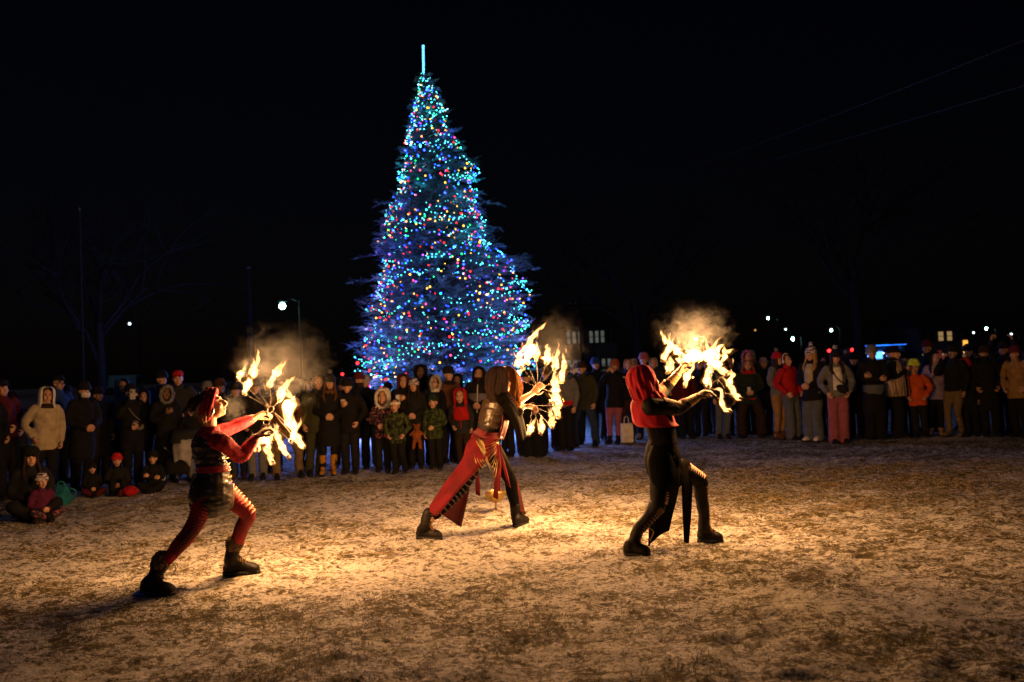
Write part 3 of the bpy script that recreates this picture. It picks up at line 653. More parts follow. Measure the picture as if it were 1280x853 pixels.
def jacket_mesh(pose, kid, kind):
    S = skel(pose, kid); Z = S['Z']; g = Geo(); sit = pose[2] in ('sit', 'knee'); hem = {'short': .86, 'mid': .74, 'long': .5}[kind] if not sit else .8
    e_ = {'short': .005, 'mid': .03, 'long': .035}[kind]; rows = [(hem, .178 + e_, .132 + e_), ((hem + .95) / 2, .182 + e_ * .8, .135 + e_ * .7), (.97, .174, .132), (1.12, .168, .13), (1.28, .185, .13), (1.38, .16, .105), (1.435, .09, .08)]
    rows = [r for i, r in enumerate(rows) if i == 0 or r[0] > rows[i - 1][0] + .02]
    g.loft([Z(0, .005, z) for z, a, b in rows], [(a, b) for z, a, b in rows], side=V((1, 0, 0)), n=18, caps=False)
    for s_ in (-1, 1):
        sh, el, wr = S['arms'][s_]; w2 = wr.lerp(el, .04); g.loft([sh + V((-.03 * s_, 0, 0)), sh + (el - sh) * .3, el, el.lerp(w2, .5), w2], [.078, .08, .068, .062, .05], n=12)
    g.loft([Z(0, .015, 1.4), V((0, .008, Z(0, 0, 1.485).z))], [.085, .078], n=12)
    me = g.remesh(.016, 3, wr=.012, wsc=8, zs=1.3).mesh('jacket'); me.materials.append(None); return me
def trouser_mesh(pose, kid, kind):
    S = skel(pose, kid); Z = S['Z']; g = Geo(); f = {'slim': (.1, .066, .05), 'reg': (.108, .082, .075), 'wide': (.112, .1, .108), 'skirt': (.15, .15, .15)}[kind]
    g.loft([Z(0, .01, .8), Z(0, .008, .9), Z(0, .005, 1.0)], [(.15, .12), (.165, .125), (.145, .11)], side=V((1, 0, 0)), n=14)
    for s_ in (-1, 1):
        h, k_, a = S['legs'][s_]; g.loft([h, h.lerp(k_, .5), k_, k_.lerp(a, .55), a.lerp(k_, .02) - V((0, 0, .02 if pose[2] not in ('sit', 'knee') else 0))], [f[0], f[0] * .93, f[1], (f[1] + f[2]) / 2, f[2]], n=12)
    me = g.remesh(.016, 2, wr=.01, wsc=8, zs=.7).mesh('trousers'); me.materials.append(None); return me
def boots_mesh(pose, kid, s_, tall):
    S = skel(pose, kid); h, k_, a = S['legs'][s_]; z0 = (a.z - .09 * S['q']) if pose[2] not in ('sit', 'knee') else S['Z'](0, 0, .76).z
    d = V((.12 * s_, -1, 0)).normalized(); heel = V((a.x, a.y, z0)) - d * .07; toe = heel + d * .27; top = V((a.x, a.y, z0)).lerp(k_, .75 if tall else .32) if pose[2] not in ('sit', 'knee') else a + V((0, .03, .06))
    b, so_ = boot_geo(heel, toe, V((a.x, a.y, z0 + .12)), top, 1.5, r=.062); b.merge(so_, 1); me = b.mesh('boot'); me.materials.append(None); me.materials.append(None); return me
def hat_geo(kind, hs):
    c = V((0, 0, 0)); X = V((1, 0, 0)); Y = V((0, -1, 0)); Z = lambda z, y=.01: V((0, y, z)) * hs; g = Geo()
    if kind in ('beanie', 'pom'): g.shell([(Z(.165), .004, .004), (Z(.16), .045, .04), (Z(.135), .088, .076), (Z(.09), .105, .09), (Z(.05), .112, .096)], Y, X, n=20, k=3, th=.008, fold=.012, ff=14); g.shell([(Z(.085), .116, .1), (Z(.055), .12, .104), (Z(.018), .114, .1)], Y, X, n=20, k=2, th=.012)
    if kind == 'cap': g.shell([(Z(.135), .004, .004), (Z(.13), .05, .045), (Z(.1), .092, .078), (Z(.045), .108, .09)], Y, X, n=20, k=3, th=.006); g.sheet([[V((-.07, -.08, .055)), V((0, -.1, .06)), V((.07, -.08, .055))], [V((-.06, -.15, .04)), V((0, -.18, .05)), V((.06, -.15, .04))]], th=.006)
    if kind == 'furhat': 
        g.ell((0, .01, .09), (.125, .14, .085), None, 16); g = g.remesh(.014, 1, wr=.016, wsc=34)
    if kind in ('hood', 'furhood'):
        g.shell([(Z(.16, .03), .01, .01), (Z(.155, .03), .06, .055), (Z(.12, .03), .115, .105), (Z(.03, .03), .13, .122), (Z(-.06, .03), .125, .118), (Z(-.13, .03), .12, .125), (Z(-.17, .03), .14, .15)], Y, X, 42, 318, n=22, k=3, th=.018, fold=.02, ff=5)
    if kind == 'band': g.shell([(Z(.075), .112, .094), (Z(.05), .116, .098), (Z(.025), .113, .096)], Y, X, n=20, k=2, th=.01)
    if hs != 1 and kind != 'x' : g.v = [(a * (hs if kind in ('beanie', 'pom', 'cap', 'furhat', 'hood', 'furhood', 'band') else 1), b * 1.0, z) for a, b, z in g.v]
    return g
def fur_ring(hs, big=1):
    g = Geo(); P = []
    for i in range(16):
        t = 2 * math.pi * i / 16; P.append(V((.105 * math.sin(t) * big, -.075 - .012 * math.cos(t), -.02 + .15 * math.cos(t) * big)) * hs)
    g.loft(P, [.03 * big] * 16, n=8, k=1, closed=True); return g.remesh(.013, 1, wr=.03, wsc=42)
def hair_geo(kind, hs):
    X = V((1, 0, 0)); Y = V((0, -1, 0)); Z = lambda z, y=.014: V((0, y, z)) * hs; g = Geo()
    lv = [(Z(.128), .005, .005), (Z(.124), .05, .045), (Z(.1), .09, .075), (Z(.04), .104, .09)]
    if kind == 'short': lv += [(Z(-.02), .1, .088), (Z(-.07, .02), .085, .08)]; a = 68
    if kind == 'long': lv += [(Z(-.05), .1, .092), (Z(-.13, .0), .1, .115), (Z(-.22, -.03), .13, .125), (Z(-.3, -.04), .12, .1)]; a = 50
    if kind == 'curly': lv += [(Z(-.03), .115, .115), (Z(-.11), .12, .14), (Z(-.19), .11, .15)]; a = 52
    g.shell(lv, Y, X, a, 360 - a, n=26, k=3, th=.016 if kind != 'long' else .03, fold=.05 if kind != 'short' else .02, ff=13)
    return g.remesh(.012, 1, wr=.018, wsc=30) if kind == 'curly' else g
def scarf_geo(hs): g = Geo(); P = [V((.09 * math.sin(t), .01 - .085 * math.cos(t), .012 * math.cos(t))) for t in [i * math.pi / 5 for i in range(10)]]; g.loft(P, [(.036, .04)] * 10, n=10, k=2, closed=True); return g
CLO = {}
PAL = dict(blk='0d0d10', dk='16161a', navy='10131f', char='26272b', grey='6a6b70', lgrey='9b9a9c', white='d8d2c8', cream='b3a68c', olive='34361f', brown='5a3a22', dbrown='2c1d14', red='b0161c', dred='4d1015', maroon='5a1c25', pink='93505f', magenta='52143a', blue='22407c', jean='27354f', gjean='565c66',
           khaki='6f5d42', tan='96744a', orange='cc5412', lime='c2d838', teal='176a78', lav='8a7c9c', gold='a87620', mauve='9a5563', dgreen='1b2a22', ginger='8a4a22', blond='b08a52', skin='c08a6a')
def cm(c, kind=''):
    key = 'cloth_' + c + kind
    if c == 'camo':
        m_ = mat(key, (.05, .07, .02), .9, c2=(.012, .014, .008), nscale=14, thr=(.47, .53), coord='Object'); return m_
    if c == 'gcamo': return mat(key, (.045, .07, .016), .9, c2=(.012, .02, .01), nscale=16, thr=(.48, .52))
    if c == 'floral': return mat(key, (.35, .08, .12), .9, c2=(.02, .018, .03), nscale=20, thr=(.54, .58))
    if c == 'plaid': return mat(key, (.42, .4, .42), .95, c2=(.08, .12, .28), nscale=9, thr=(.42, .5), mapscale=(.6, .6, 2.5))
    if c == 'stripe': return mat(key, (.5, .36, .22), .95, c2=(.16, .1, .07), nscale=14, thr=(.45, .55), mapscale=(3.5, 3.5, .3))
    if c == 'knit': return mat(key, (.55, .5, .52), .95, c2=(.05, .03, .06), nscale=18, thr=(.45, .55), mapscale=(.5, .5, 3))
    return mat(key, PAL[c], .88, nscale=10, bump=.35, bscale=40, stripes=('Z', 5, .45) if kind == 'puff' else None  , thr=(.25, .6))
DF = np.array([(0, 12.8), (50, 13.3), (110, 14.2), (200, 14.3), (320, 14.4), (400, 14.6), (440, 14.9), (500, 14.7), (545, 15.2), (600, 16), (660, 16.6), (725, 18.1), (780, 18.6), (850, 19), (935, 18.6), (1045, 16.8), (1150, 17.4), (1230, 16.9), (1280, 16.6)], float)
def dfr(x): return float(np.interp(x, DF[:, 0], DF[:, 1]))
NP_ = [0]
def person(x, top, row, pose, jk, tr, hat, label, hair=None, kid=False, boots='blk', skin=0, rz=None, extra=(), wide=1.0, top2=None):
    """x, top = where the crown stands in the view; row = metres behind the front row; pose = (right arm, left arm, legs)"""
    NP_[0] += 1
    if pose == D and NP_[0] % 2: pose = (('down', 'front', 'n'), ('pock', 'down', 's'), ('down', 'pock', 'n'), ('pock', 'pock', 's'), ('front', 'front', 's'))[(NP_[0] // 2) % 5]
    Y = dfr(x) + row; p = at(x, top, Y); sit = pose[2] in ('sit', 'knee')
    hk = {'pom': .04, 'beanie': .035, 'hood': .03, 'furhood': .03, 'furhat': .05, 'cap': .02, 'band': 0, None: .01}[hat[0] if hat else None]
    z = p.z; sc = (z / (1.70 + hk)) if not sit else None
    lowz = .71 if kid else .755
    if sit: sc = z / (1.70 + hk - lowz)
    if rz is None:
        fx, fy = 0 - p.x, 8.0 - Y; rz = math.atan2(fx, -fy) * .8 + random.uniform(-.45, .45)
    base = V((p.x, Y, 0 if not sit else -lowz * sc))
    t = thing('person', label, 'person', base, rz, sc, 'spectators in the crowd'); t.scale = (sc * wide * .98, sc * wide, sc)
    if not sit: t.rotation_euler = (R(random.uniform(-3, 4)), R(random.uniform(-3.5, 3.5)), rz)
    S = skel(pose, kid); hs = S['hs']
    put('body', cached(('b', pose, kid), lambda: body_mesh(pose, kid)), [SKIN[skin]] + FACE, t)
    jk = (jk + ('',))[:4] if len(jk) < 4 else jk
    if jk: put('jacket', cached(('j', pose, kid, jk[0]), lambda: jacket_mesh(pose, kid, jk[0])), [cm(jk[1], 'puff' if jk[2] else '')], t)
    put('trousers', cached(('t', pose, kid, tr[0]), lambda: trouser_mesh(pose, kid, tr[0])), [cm(tr[1])], t)
    for s_ in (-1, 1): put('boot', cached(('o', pose, kid, s_, boots == 'gold'), lambda: boots_mesh(pose, kid, s_, boots == 'gold')), [cm(boots), cm('char')], t)
    def onhead(name, key, fn, mats, dz=0):
        def mk():
            g_ = fn(); g_.v = [(a, b, c + S['hc'].z + dz) for a, b, c in [(v[0], v[1] + S['hc'].y, v[2]) for v in g_.v]]; me_ = g_.mesh(name); me_.materials.append(None); return me_
        return put(name, cached((key, hs), mk), mats, t)
    if hair: onhead('hair', 'hair' + hair[0], lambda: hair_geo(hair[0], hs), [cm(hair[1])])
    if hat:
        ho = onhead('hood' if 'hood' in hat[0] else 'hat', 'hat' + hat[0], lambda: hat_geo(hat[0], hs), [cm(hat[1])])
        if hat[0] == 'pom':
            q = onhead('pompom', 'pom', lambda: (lambda g_: (g_.ell((0, .02, .2 * hs), .042, None, 10), g_.remesh(.01, 0, wr=.02, wsc=50))[1])(Geo()), [cm(hat[2] if len(hat) > 2 else hat[1])]); q.parent = ho
        if hat[0] == 'furhood': q = onhead('fur_trim', 'fur', lambda: fur_ring(hs), [cm(hat[2] if len(hat) > 2 else 'brown')]); q.parent = ho
    for e in extra:
        Mt = lambda v: V(v)
        if e[0] == 'scarf': onhead('scarf', 'scarf', lambda: scarf_geo(hs), [cm(e[1])], dz=-.16 * hs)
        if e[0] == 'collar': onhead('fur_collar', 'collar', lambda: (lambda g_: g_.remesh(.014, 0, wr=.03, wsc=35))(scarf_geo(hs)), [cm(e[1])], dz=-.155 * hs)
        if e[0] == 'mask': onhead('face_mask', 'mask', lambda: (lambda g_: (g_.shell([(V((0, -.0, -.02)), .112, .08), (V((0, -.01, -.06)), .118, .078), (V((0, -.005, -.1)), .1, .07)], V((0, -1, 0)), V((1, 0, 0)), -75, 75, n=12, th=.004), g_)[1])(Geo()), [cm(e[1])])
        if e[0] == 'glasses':
            def gl_():
                g_ = Geo()
                for s_ in (-1, 1): g_.tube([V((s_ * .034 + .024 * math.cos(a), -.098, .004 + .019 * math.sin(a))) * hs for a in [i * math.pi / 4 for i in range(8)]], .0035, n=5, closed=True, k=1); g_.tube([V((s_ * .058, -.096, .01)) * hs, V((s_ * .08, .0, .0)) * hs], .003, n=4, k=1)
                return g_
            onhead('glasses', 'glasses', gl_, [cm('blk')])
        if e[0] == 'beard': onhead('beard', 'beard', lambda: (lambda g_: (g_.shell([(V((0, .0, -.045)), .096, .078), (V((0, -.004, -.08)), .105, .07), (V((0, -.02, -.13)), .07, .045), (V((0, -.03, -.14)), .03, .02)], V((0, -1, 0)), V((1, 0, 0)), -85, 85, n=14, th=.01, fold=.05), g_)[1])(Geo()), [cm(e[1])])
        if e[0] == 'headphones': onhead('white_earmuffs', 'muff', lambda: (lambda g_: (g_.tube([V((.1 * math.sin(a), .02, .02 + .13 * math.cos(a))) for a in np.linspace(-1.6, 1.6, 9)], .013, n=6), g_.ell((-.095, .015, -.01), (.02, .035, .04), None, 8), g_.ell((.095, .015, -.01), (.02, .035, .04), None, 8), g_)[3])(Geo()), [cm(e[1])])
        if e[0] == 'zip':
            g_ = Geo(); Z = S['Z']; g_.loft([Z(.0, -.142, .88), Z(0, -.148, 1.1), Z(0, -.145, 1.28), Z(0, -.125, 1.4)], [(.009, .006)] * 4, side=V((1, 0, 0)), n=6); put('zipper', g_, cm(e[1]), t, local=True)
        if e[0] == 'chest':  # differently coloured yoke over the upper torso
            g_ = Geo(); Z = S['Z']; g_.shell([(Z(0, .005, e[2]), .138, .185), (Z(0, .005, (e[2] + e[3]) / 2), .145, .193), (Z(0, .008, e[3]), .142 if e[3] < 1.35 else .12, .193 if e[3] < 1.35 else .17)], V((0, -1, 0)), V((1, 0, 0)), n=20, th=.01, fold=.02); put('panel', g_, cm(e[1]), t, local=True)
        if e[0] == 'open':  # shirt showing between open jacket fronts
            g_ = Geo(); Z = S['Z']; g_.shell([(Z(0, .0, e[2] if len(e) > 2 else 1.0), .15, .14), (Z(0, .0, 1.15), .152, .14), (Z(0, .0, 1.28), .148, .14), (Z(0, .01, 1.42), .11, .1)], V((0, -1, 0)), V((1, 0, 0)), -38, 38, n=10, th=.008, fold=.02); put('sweater', g_, cm(e[1]), t, local=True)
        if e[0] == 'hem': g_ = Geo(); Z = S['Z']; g_.shell([(Z(0, .005, .84), .145, .192), (Z(0, .005, .875), .145, .192)], V((0, -1, 0)), V((1, 0, 0)), n=20, th=.012); put('hem', g_, cm(e[1]), t, local=True)
        if e[0] == 'belt_bag': g_ = Geo(); Z = S['Z']; g_.ell(Z(.06, -.17, 1.02), (.12, .04, .075), Matrix.Rotation(.5, 3, 'Y'), 10); g_.tube([Z(.16, -.13, 1.07), Z(.0, -.16, 1.2), Z(-.1, -.12, 1.38)], .012, n=5); put('crossbody_bag', g_, cm(e[1]), t, local=True)
        if e[0] == 'sidestripe':
            g_ = Geo()
            for dz_ in (-.02, .01): g_.tube([V((-.205, dz_, .12)), V((-.2, dz_, .5)), V((-.17, dz_, .8))], .006, n=4)
            put('stripe', g_, cm(e[1]), t, local=True)
        if e[0] == 'shawl':
            g_ = Geo(); Z = S['Z']; g_.shell([(Z(0, .01, 1.46), .1, .1), (Z(0, .01, 1.38), .15, .2), (Z(0, .01, 1.15), .2, .27), (Z(0, .01, .9), .21, .28), (Z(0, .01, .78), .2, .27)], V((0, -1, 0)), V((1, 0, 0)), 15, 345, n=28, th=.012, fold=.06, ff=10); put('shawl', g_, cm(e[1]), t, local=True)
    t['_h'] = 0; del t['_h']
    return t, S
def world_pt(t, p): return Matrix.Translation(t.location) @ Matrix.Rotation(t.rotation_euler.z, 4, 'Z') @ Matrix.Diagonal((*t.scale, 1)) @ p
def held_phone(ps, col, label, tall=False, both=False, lit=False):
    t, S = ps; a = S['arms'][-1][2]; b = S['arms'][1][2]; c = (a + b) / 2 if both else a; c = c + V((0 if both else .02, -.035, .09)); c = world_pt(t, c)
    g = Geo(); rz = t.rotation_euler.z; M3 = Matrix.Rotation(rz, 3, 'Z'); h = (.039, .006, .078) if tall else (.078, .006, .039)
    g.box(c, h, M3); g2 = g
    th = thing('phone', label, 'phone', c, 0); put('case', g, cm(col), th, smooth=False)
    g = Geo(); g.box(c + M3 @ V((0, .009, 0)), (h[0] * .92, .002, h[2] * .92), M3); put('screen', g, glow('phone_screen', (.5, .6, .9), 1.2), th, smooth=False)
    g = Geo(); g.box(c + M3 @ V((-h[0] * .55, -.009, h[2] * .5)), (.013, .003, .013), M3); put('camera_bump', g, cm('blk'), th, smooth=False)
def held_cup(ps, label, col='white', arm=-1):
    t, S = ps; c = world_pt(t, S['arms'][arm][2] + V((-.02 * arm, -.06, .05))); th = thing('cup', label, 'cup', c, 0); g = Geo(); g.loft([c + V((0, 0, -.055)), c + V((0, 0, .055))], [.03, .04], n=12, k=1, caps=False); put('cup_body', g, cm(col), th)
    g = Geo(); g.loft([c + V((0, 0, .056)), c + V((0, 0, .068))], [.043, .04], n=12, k=1, caps=False); put('lid', g, cm('char'), th)
P_ = person
D = ('down', 'down', 'n'); PK = ('pock', 'pock', 'n'); FR = ('front', 'front', 'n'); CH = ('chest', 'down', 'n'); CR = ('cross', 'cross', 'n'); PH1 = ('face', 'front', 'n'); PH2 = ('face', 'face', 'n'); PW = ('pock', 'pock', 'w'); FW = ('front', 'front', 'w'); ST = ('down', 'pock', 's'); HP = ('hip', 'hip', 'n'); BK = ('down', 'down', 's'); F1 = ('face', 'down', 'w')
SF = ('front', 'front', 'sit'); SC_ = ('cross', 'cross', 'sit'); SK = ('front', 'front', 'knee')
# ---- left end
P_(8, 474, .5, D, ('short', 'dred'), ('reg', 'blk'), ('cap', 'blk'), 'person in dark red jacket and cap at the far left edge of the crowd')
P_(-12, 480, .2, PK, ('long', 'blk'), ('reg', 'blk'), ('beanie', 'dk'), 'person in black coat cut off by the left edge')
P_(50, 484, 0, D, ('mid', 'cream'), ('reg', 'blk'), ('hood', 'white'), 'woman in long cream quilted coat with white hood up', hair=('short', 'dbrown'), extra=(('scarf', 'dbrown'),))
P_(70, 468, 1.3, D, ('short', 'blue'), ('reg', 'blk'), ('cap', 'blk'), 'tall man in blue jacket and glasses behind the cream coat', extra=(('glasses',),))
P_(98, 477, 0, FR, ('long', 'blk'), ('reg', 'blk'), ('beanie', 'navy'), 'person in long black coat with white face mask and navy beanie', extra=(('mask', 'white'),))
P_(123, 483, .6, D, ('long', 'dk'), ('reg', 'blk'), ('beanie', 'blk'), 'person in black beanie standing half behind the white face mask', skin=1)
pp = P_(163, 480, .1, PH1, ('mid', 'blk'), ('reg', 'blk'), ('beanie', 'blk'), 'person in black holding a pale phone with grey crossbody bag', extra=(('belt_bag', 'grey'),)); held_phone(pp, 'lgrey', 'pale phone held up by the black clad spectator with crossbody bag', tall=True)
P_(150, 474, 1.2, D, ('short', 'blue'), ('reg', 'dk'), ('hood', 'blue'), 'person in bright blue hood behind the pale phone holder')
P_(196, 463, 1.6, D, ('short', 'blue'), ('reg', 'blk'), ('beanie', 'navy'), 'tall person in blue jacket behind the fur hood at left')
P_(207, 481, .1, CH, ('long', 'blk'), ('reg', 'blk'), ('furhood', 'blk', 'grey'), 'person in black parka with grey fur hood up and a blue badge', skin=2)
P_(227, 462, .8, D, ('mid', 'char'), ('reg', 'blk'), ('cap', 'red'), 'tall man in dark jacket and red and white cap')
P_(243, 505, .1, PK, ('mid', 'blk'), ('reg', 'grey'), ('beanie', 'char'), 'short person in black glimpsed behind the first performer head')
P_(262, 476, .9, D, ('mid', 'navy'), ('reg', 'blk'), ('beanie', 'grey'), 'person in grey beanie just behind the headband performer')
P_(279, 473, 1.0, D, ('mid', 'dk'), ('reg', 'jean'), ('beanie', 'brown'), 'person in brown beanie under the first fire fan')
P_(296, 478, .3, FR, ('mid', 'char'), ('reg', 'jean'), ('beanie', 'blk'), 'person in blue jeans standing left of the grey jeans', boots='brown')
P_(319, 474, 0, PK, ('mid', 'dk'), ('reg', 'grey'), ('beanie', 'char'), 'person in grey trousers seen through the first fire fan')
P_(357, 474, 0, PW, ('short', 'brown'), ('reg', 'khaki'), ('cap', 'brown'), 'person in khaki trousers standing behind the first fire fan')
P_(340, 472, 1.1, D, ('mid', 'dk'), ('reg', 'blk'), ('hood', 'char'), 'hooded person in the second row behind the first fire fan')
P_(378, 474, 1.0, D, ('mid', 'navy'), ('reg', 'blk'), None, 'bareheaded person at the right rim of the first fire fan', hair=('short', 'dbrown'))
P_(389, 470, .15, D, ('mid', 'olive'), ('reg', 'olive'), None, 'person in olive coat and trousers left of the pompom hat', hair=('short', 'brown'))
P_(406, 468, 0, FR, ('long', 'blk'), ('slim', 'blk'), ('pom', 'char', 'grey'), 'woman in long black coat with pompom hat and yellow boots', boots='gold', hair=('long', 'brown'), extra=(('collar', 'brown'),))
pp = P_(435, 473, 0, ('chest', 'pock', 'n'), ('mid', 'blk'), ('reg', 'dk'), ('beanie', 'blk'), 'tall man all in black right of the yellow boots'); held_cup(pp, 'small white cup held by the tall man all in black')
P_(447, 465, .7, PK, ('mid', 'navy'), ('reg', 'dk'), ('beanie', 'maroon'), 'bearded man in maroon beanie behind the tall man in black', extra=(('beard', 'dbrown'),))
P_(461, 469, 1.0, D, ('mid', 'dk'), ('reg', 'jean'), ('beanie', 'lgrey'), 'person in pale grey beanie and blue jeans')
P_(476, 486, .15, FR, ('mid', 'floral'), ('reg', 'dk'), ('furhood', 'white', 'white'), 'child in floral jacket with fluffy white fur hood', kid=True, extra=(('zip', 'grey'),))
pp = P_(500, 468, .7, CH, ('mid', 'blk'), ('reg', 'blk'), ('hood', 'maroon'), 'woman in maroon hood holding a white cup', hair=('long', 'dbrown')); held_cup(pp, 'white cup held by the woman in the maroon hood')
P_(497, 499, -.1, D, ('mid', 'camo'), ('reg', 'blk'), ('band', 'white'), 'child in dark camouflage jacket with white headband', kid=True, hair=('short', 'dk'))
P_(517, 473, .3, FR, ('mid', 'dk'), ('reg', 'blk'), ('beanie', 'knit'), 'woman in striped knit beanie holding a plush bear', hair=('long', 'dbrown'))
P_(526, 456, 1.5, D, ('mid', 'blk'), ('reg', 'blk'), ('hood', 'navy'), 'tallest dark hooded person against the conifer lights', skin=2)
P_(538, 469, .6, D, ('mid', 'navy'), ('reg', 'blk'), ('furhood', 'navy', 'lgrey'), 'person in glasses with pale furry hood and white scarf', extra=(('glasses',), ('scarf', 'white')))
P_(543, 493, -.15, D, ('mid', 'gcamo'), ('reg', 'blk'), ('beanie', 'dgreen'), 'boy in bright green camouflage jacket', kid=True)
P_(557, 458, .7, D, ('mid', 'brown'), ('reg', 'dk'), ('beanie', 'dk'), 'man in brown coat with dark collar left of the red hooded child', extra=(('scarf', 'dk'),))
P_(578, 486, -.1, D, ('mid', 'char'), ('reg', 'dbrown'), ('hood', 'red'), 'child in red hood and red chested jacket', kid=True, extra=(('chest', 'red', 1.08, 1.4), ('zip', 'red')))
P_(592, 459, .4, FR, ('mid', 'dk'), ('reg', 'blk'), ('hood', 'dk'), 'bearded man in dark hood with long white zip', extra=(('beard', 'dbrown'), ('chest', 'grey', 1.08, 1.24), ('zip', 'white')))
P_(604, 463, 1.2, D, ('mid', 'dk'), ('reg', 'blk'), None, 'person peering over the shoulder of the bearded man with white zip', hair=('short', 'brown'))
P_(622, 466, .6, PK, ('mid', 'char'), ('reg', 'blk'), ('beanie', 'blk'), 'person hidden behind the brown hooded performer')
P_(642, 464, .3, FR, ('mid', 'dbrown'), ('reg', 'dk'), None, 'brown haired person behind the bare outstretched hands', hair=('long', 'brown'))
P_(665, 462, -.2, PK, ('long', 'blk'), ('skirt', 'blk'), ('beanie', 'dk'), 'person in long black coat seen through the second fire fans', wide=1.15)
P_(684, 459, .3, D, ('long', 'dk'), ('reg', 'blk'), ('beanie', 'brown'), 'person in dark coat behind the right side of the second fire fans')
P_(704, 455, -.2, D, ('short', 'grey'), ('wide', 'blk'), ('beanie', 'char'), 'person in grey jacket with red sleeves at right of the second fans', extra=(('chest', 'red', .9, 1.0),))
P_(718, 452, .8, D, ('mid', 'char'), ('reg', 'dk'), ('furhood', 'grey', 'lgrey'), 'person in grey furry hood behind the olive jacket')
pp = P_(728, 452, 0, F1, ('mid', 'olive'), ('reg', 'jean'), ('beanie', 'dbrown'), 'big man in olive jacket filming with a phone before his face', wide=1.12); held_phone(pp, 'white', 'glowing phone held before the face of the man in olive')
P_(747, 447, 1.0, D, ('mid', 'navy'), ('reg', 'blk'), ('beanie', 'blue'), 'person with blue light painted on the hat between the two people filming')  # blue light falling on the head is put into the hat colour
pp = P_(763, 449, .1, PH2, ('mid', 'blk'), ('slim', 'mauve'), ('beanie', 'ginger'), 'auburn haired person in black filming with both hands', hair=('short', 'ginger')); held_phone(pp, 'dk', 'dark phone held sideways in two hands by the auburn haired person', both=True)
pp = P_(781, 449, .0, CH, ('short', 'blk'), ('slim', 'dbrown'), None, 'fair haired person in black holding a paper cup', hair=('short', 'blond'), boots='khaki'); held_cup(pp, 'paper cup held by the fair haired person in black')
P_(789, 447, 1.3, D, ('mid', 'blue'), ('reg', 'blk'), None, 'blue lit person in the back row beside the red hood', hair=('short', 'dk'))  # the blue light on this figure is painted as the jacket colour
P_(802, 441, .6, D, ('mid', 'dk'), ('reg', 'blk'), ('beanie', 'mauve'), 'tall person in mauve hat rising above the red hood', boots='tan')
P_(821, 447, .3, D, ('mid', 'char'), ('reg', 'blk'), None, 'grey haired person right of the red hood', hair=('short', 'lgrey'))
P_(838, 449, .5, D, ('mid', 'blk'), ('reg', 'blk'), ('beanie', 'blk'), 'person in black under the left part of the third fans')
P_(855, 450, .1, D, ('mid', 'dred'), ('reg', 'blk'), ('beanie', 'red'), 'person in dark red coat below the third fire fans')
P_(873, 448, .6, PK, ('mid', 'dk'), ('reg', 'blk'), ('cap', 'dk'), 'person in black cap below the third fire fans')
P_(899, 450, -.1, D, ('mid', 'char'), ('reg', 'gjean'), ('beanie', 'char'), 'person in faded jeans behind the third fire fans')
P_(916, 446, .8, D, ('mid', 'blk'), ('reg', 'blk'), ('hood', 'blk'), 'black hooded person left of the curly haired spectator')
# ---- right side
pp = P_(936, 450, 0, ('front', 'front', 'w'), ('mid', 'dgreen'), ('wide', 'dbrown'), None, 'curly haired person in dark green jacket with red hem', hair=('curly', 'ginger'), extra=(('hem', 'red'), ('collar', 'red')), wide=1.1); held_cup(pp, 'white cup held by the curly haired person in dark green')
P_(934, 438, .9, D, ('mid', 'char'), ('reg', 'blk'), ('furhood', 'grey', 'mauve'), 'tall person in grey furry hood behind the curly hair')
P_(953, 447, 1.1, D, ('mid', 'navy'), ('reg', 'blk'), ('beanie', 'lav'), 'person in lavender hat behind the green jacket shoulder')
P_(970, 440, 0, FR, ('short', 'grey'), ('slim', 'tan'), ('pom', 'red', 'grey'), 'woman in grey jacket and tan trousers with red pompom hat', rz=R(38), hair=('long', 'dbrown'), boots='brown', extra=(('scarf', 'blk'),))
P_(989, 443, .1, PK, ('short', 'red'), ('wide', 'gjean'), None, 'person in bright red jacket wearing white earmuffs', rz=R(30), hair=('short', 'dbrown'), extra=(('headphones', 'white'),))
P_(1012, 433, -.1, ('front', 'front', 'n'), ('mid', 'blk'), ('wide', 'gjean'), ('pom', 'knit', 'knit'), 'woman in cream sweater and open black coat with striped pompom hat', hair=('long', 'blond'), boots='white', extra=(('open', 'cream'),))
P_(1044, 437, -.05, PK, ('short', 'grey', 'puff'), ('wide', 'pink'), ('pom', 'dk', 'lgrey'), 'girl in grey puffer jacket and pink trousers', hair=('long', 'dbrown'), boots='blk', extra=(('open', 'white'), ('belt_bag', 'dk')))
P_(1066, 441, .8, D, ('long', 'blk'), ('reg', 'blk'), ('beanie', 'blk'), 'person in black standing behind the pink trousers girl')
P_(1090, 431, .1, CR, ('long', 'blk'), ('wide', 'blk'), ('beanie', 'grey'), 'tall person in black with blue light painted on the jacket hem', skin=1, extra=(('chest', 'gjean', .84, 1.02),))  # coloured panel paints the blue light on the lower jacket
P_(1106, 433, .9, D, ('long', 'dk'), ('reg', 'blk'), ('cap', 'dk'), 'person in dark cap between the blue lit hem and the fringed shawl')
P_(1121, 432, .05, CH, ('mid', 'blk'), ('wide', 'blk'), ('beanie', 'blk'), 'person wrapped in striped tan fringed shawl', rz=R(55), extra=(('shawl', 'stripe'),))
P_(1131, 440, .5, D, ('mid', 'plaid'), ('reg', 'blk'), ('beanie', 'navy'), 'person in blue and white patterned jacket beside the shawl')
P_(1147, 449, -.05, PK, ('mid', 'orange'), ('reg', 'dk'), ('beanie', 'lime'), 'boy in orange jacket and lime yellow beanie', kid=True)
P_(1165, 441, .2, CH, ('mid', 'lav'), ('slim', 'blk'), None, 'woman in lavender jacket right of the orange jacket', hair=('long', 'dbrown'), boots='tan')
P_(1158, 425, 1.2, D, ('mid', 'blk'), ('reg', 'blk'), ('beanie', 'dred'), 'tall person in dark red hat behind the orange jacket boy')
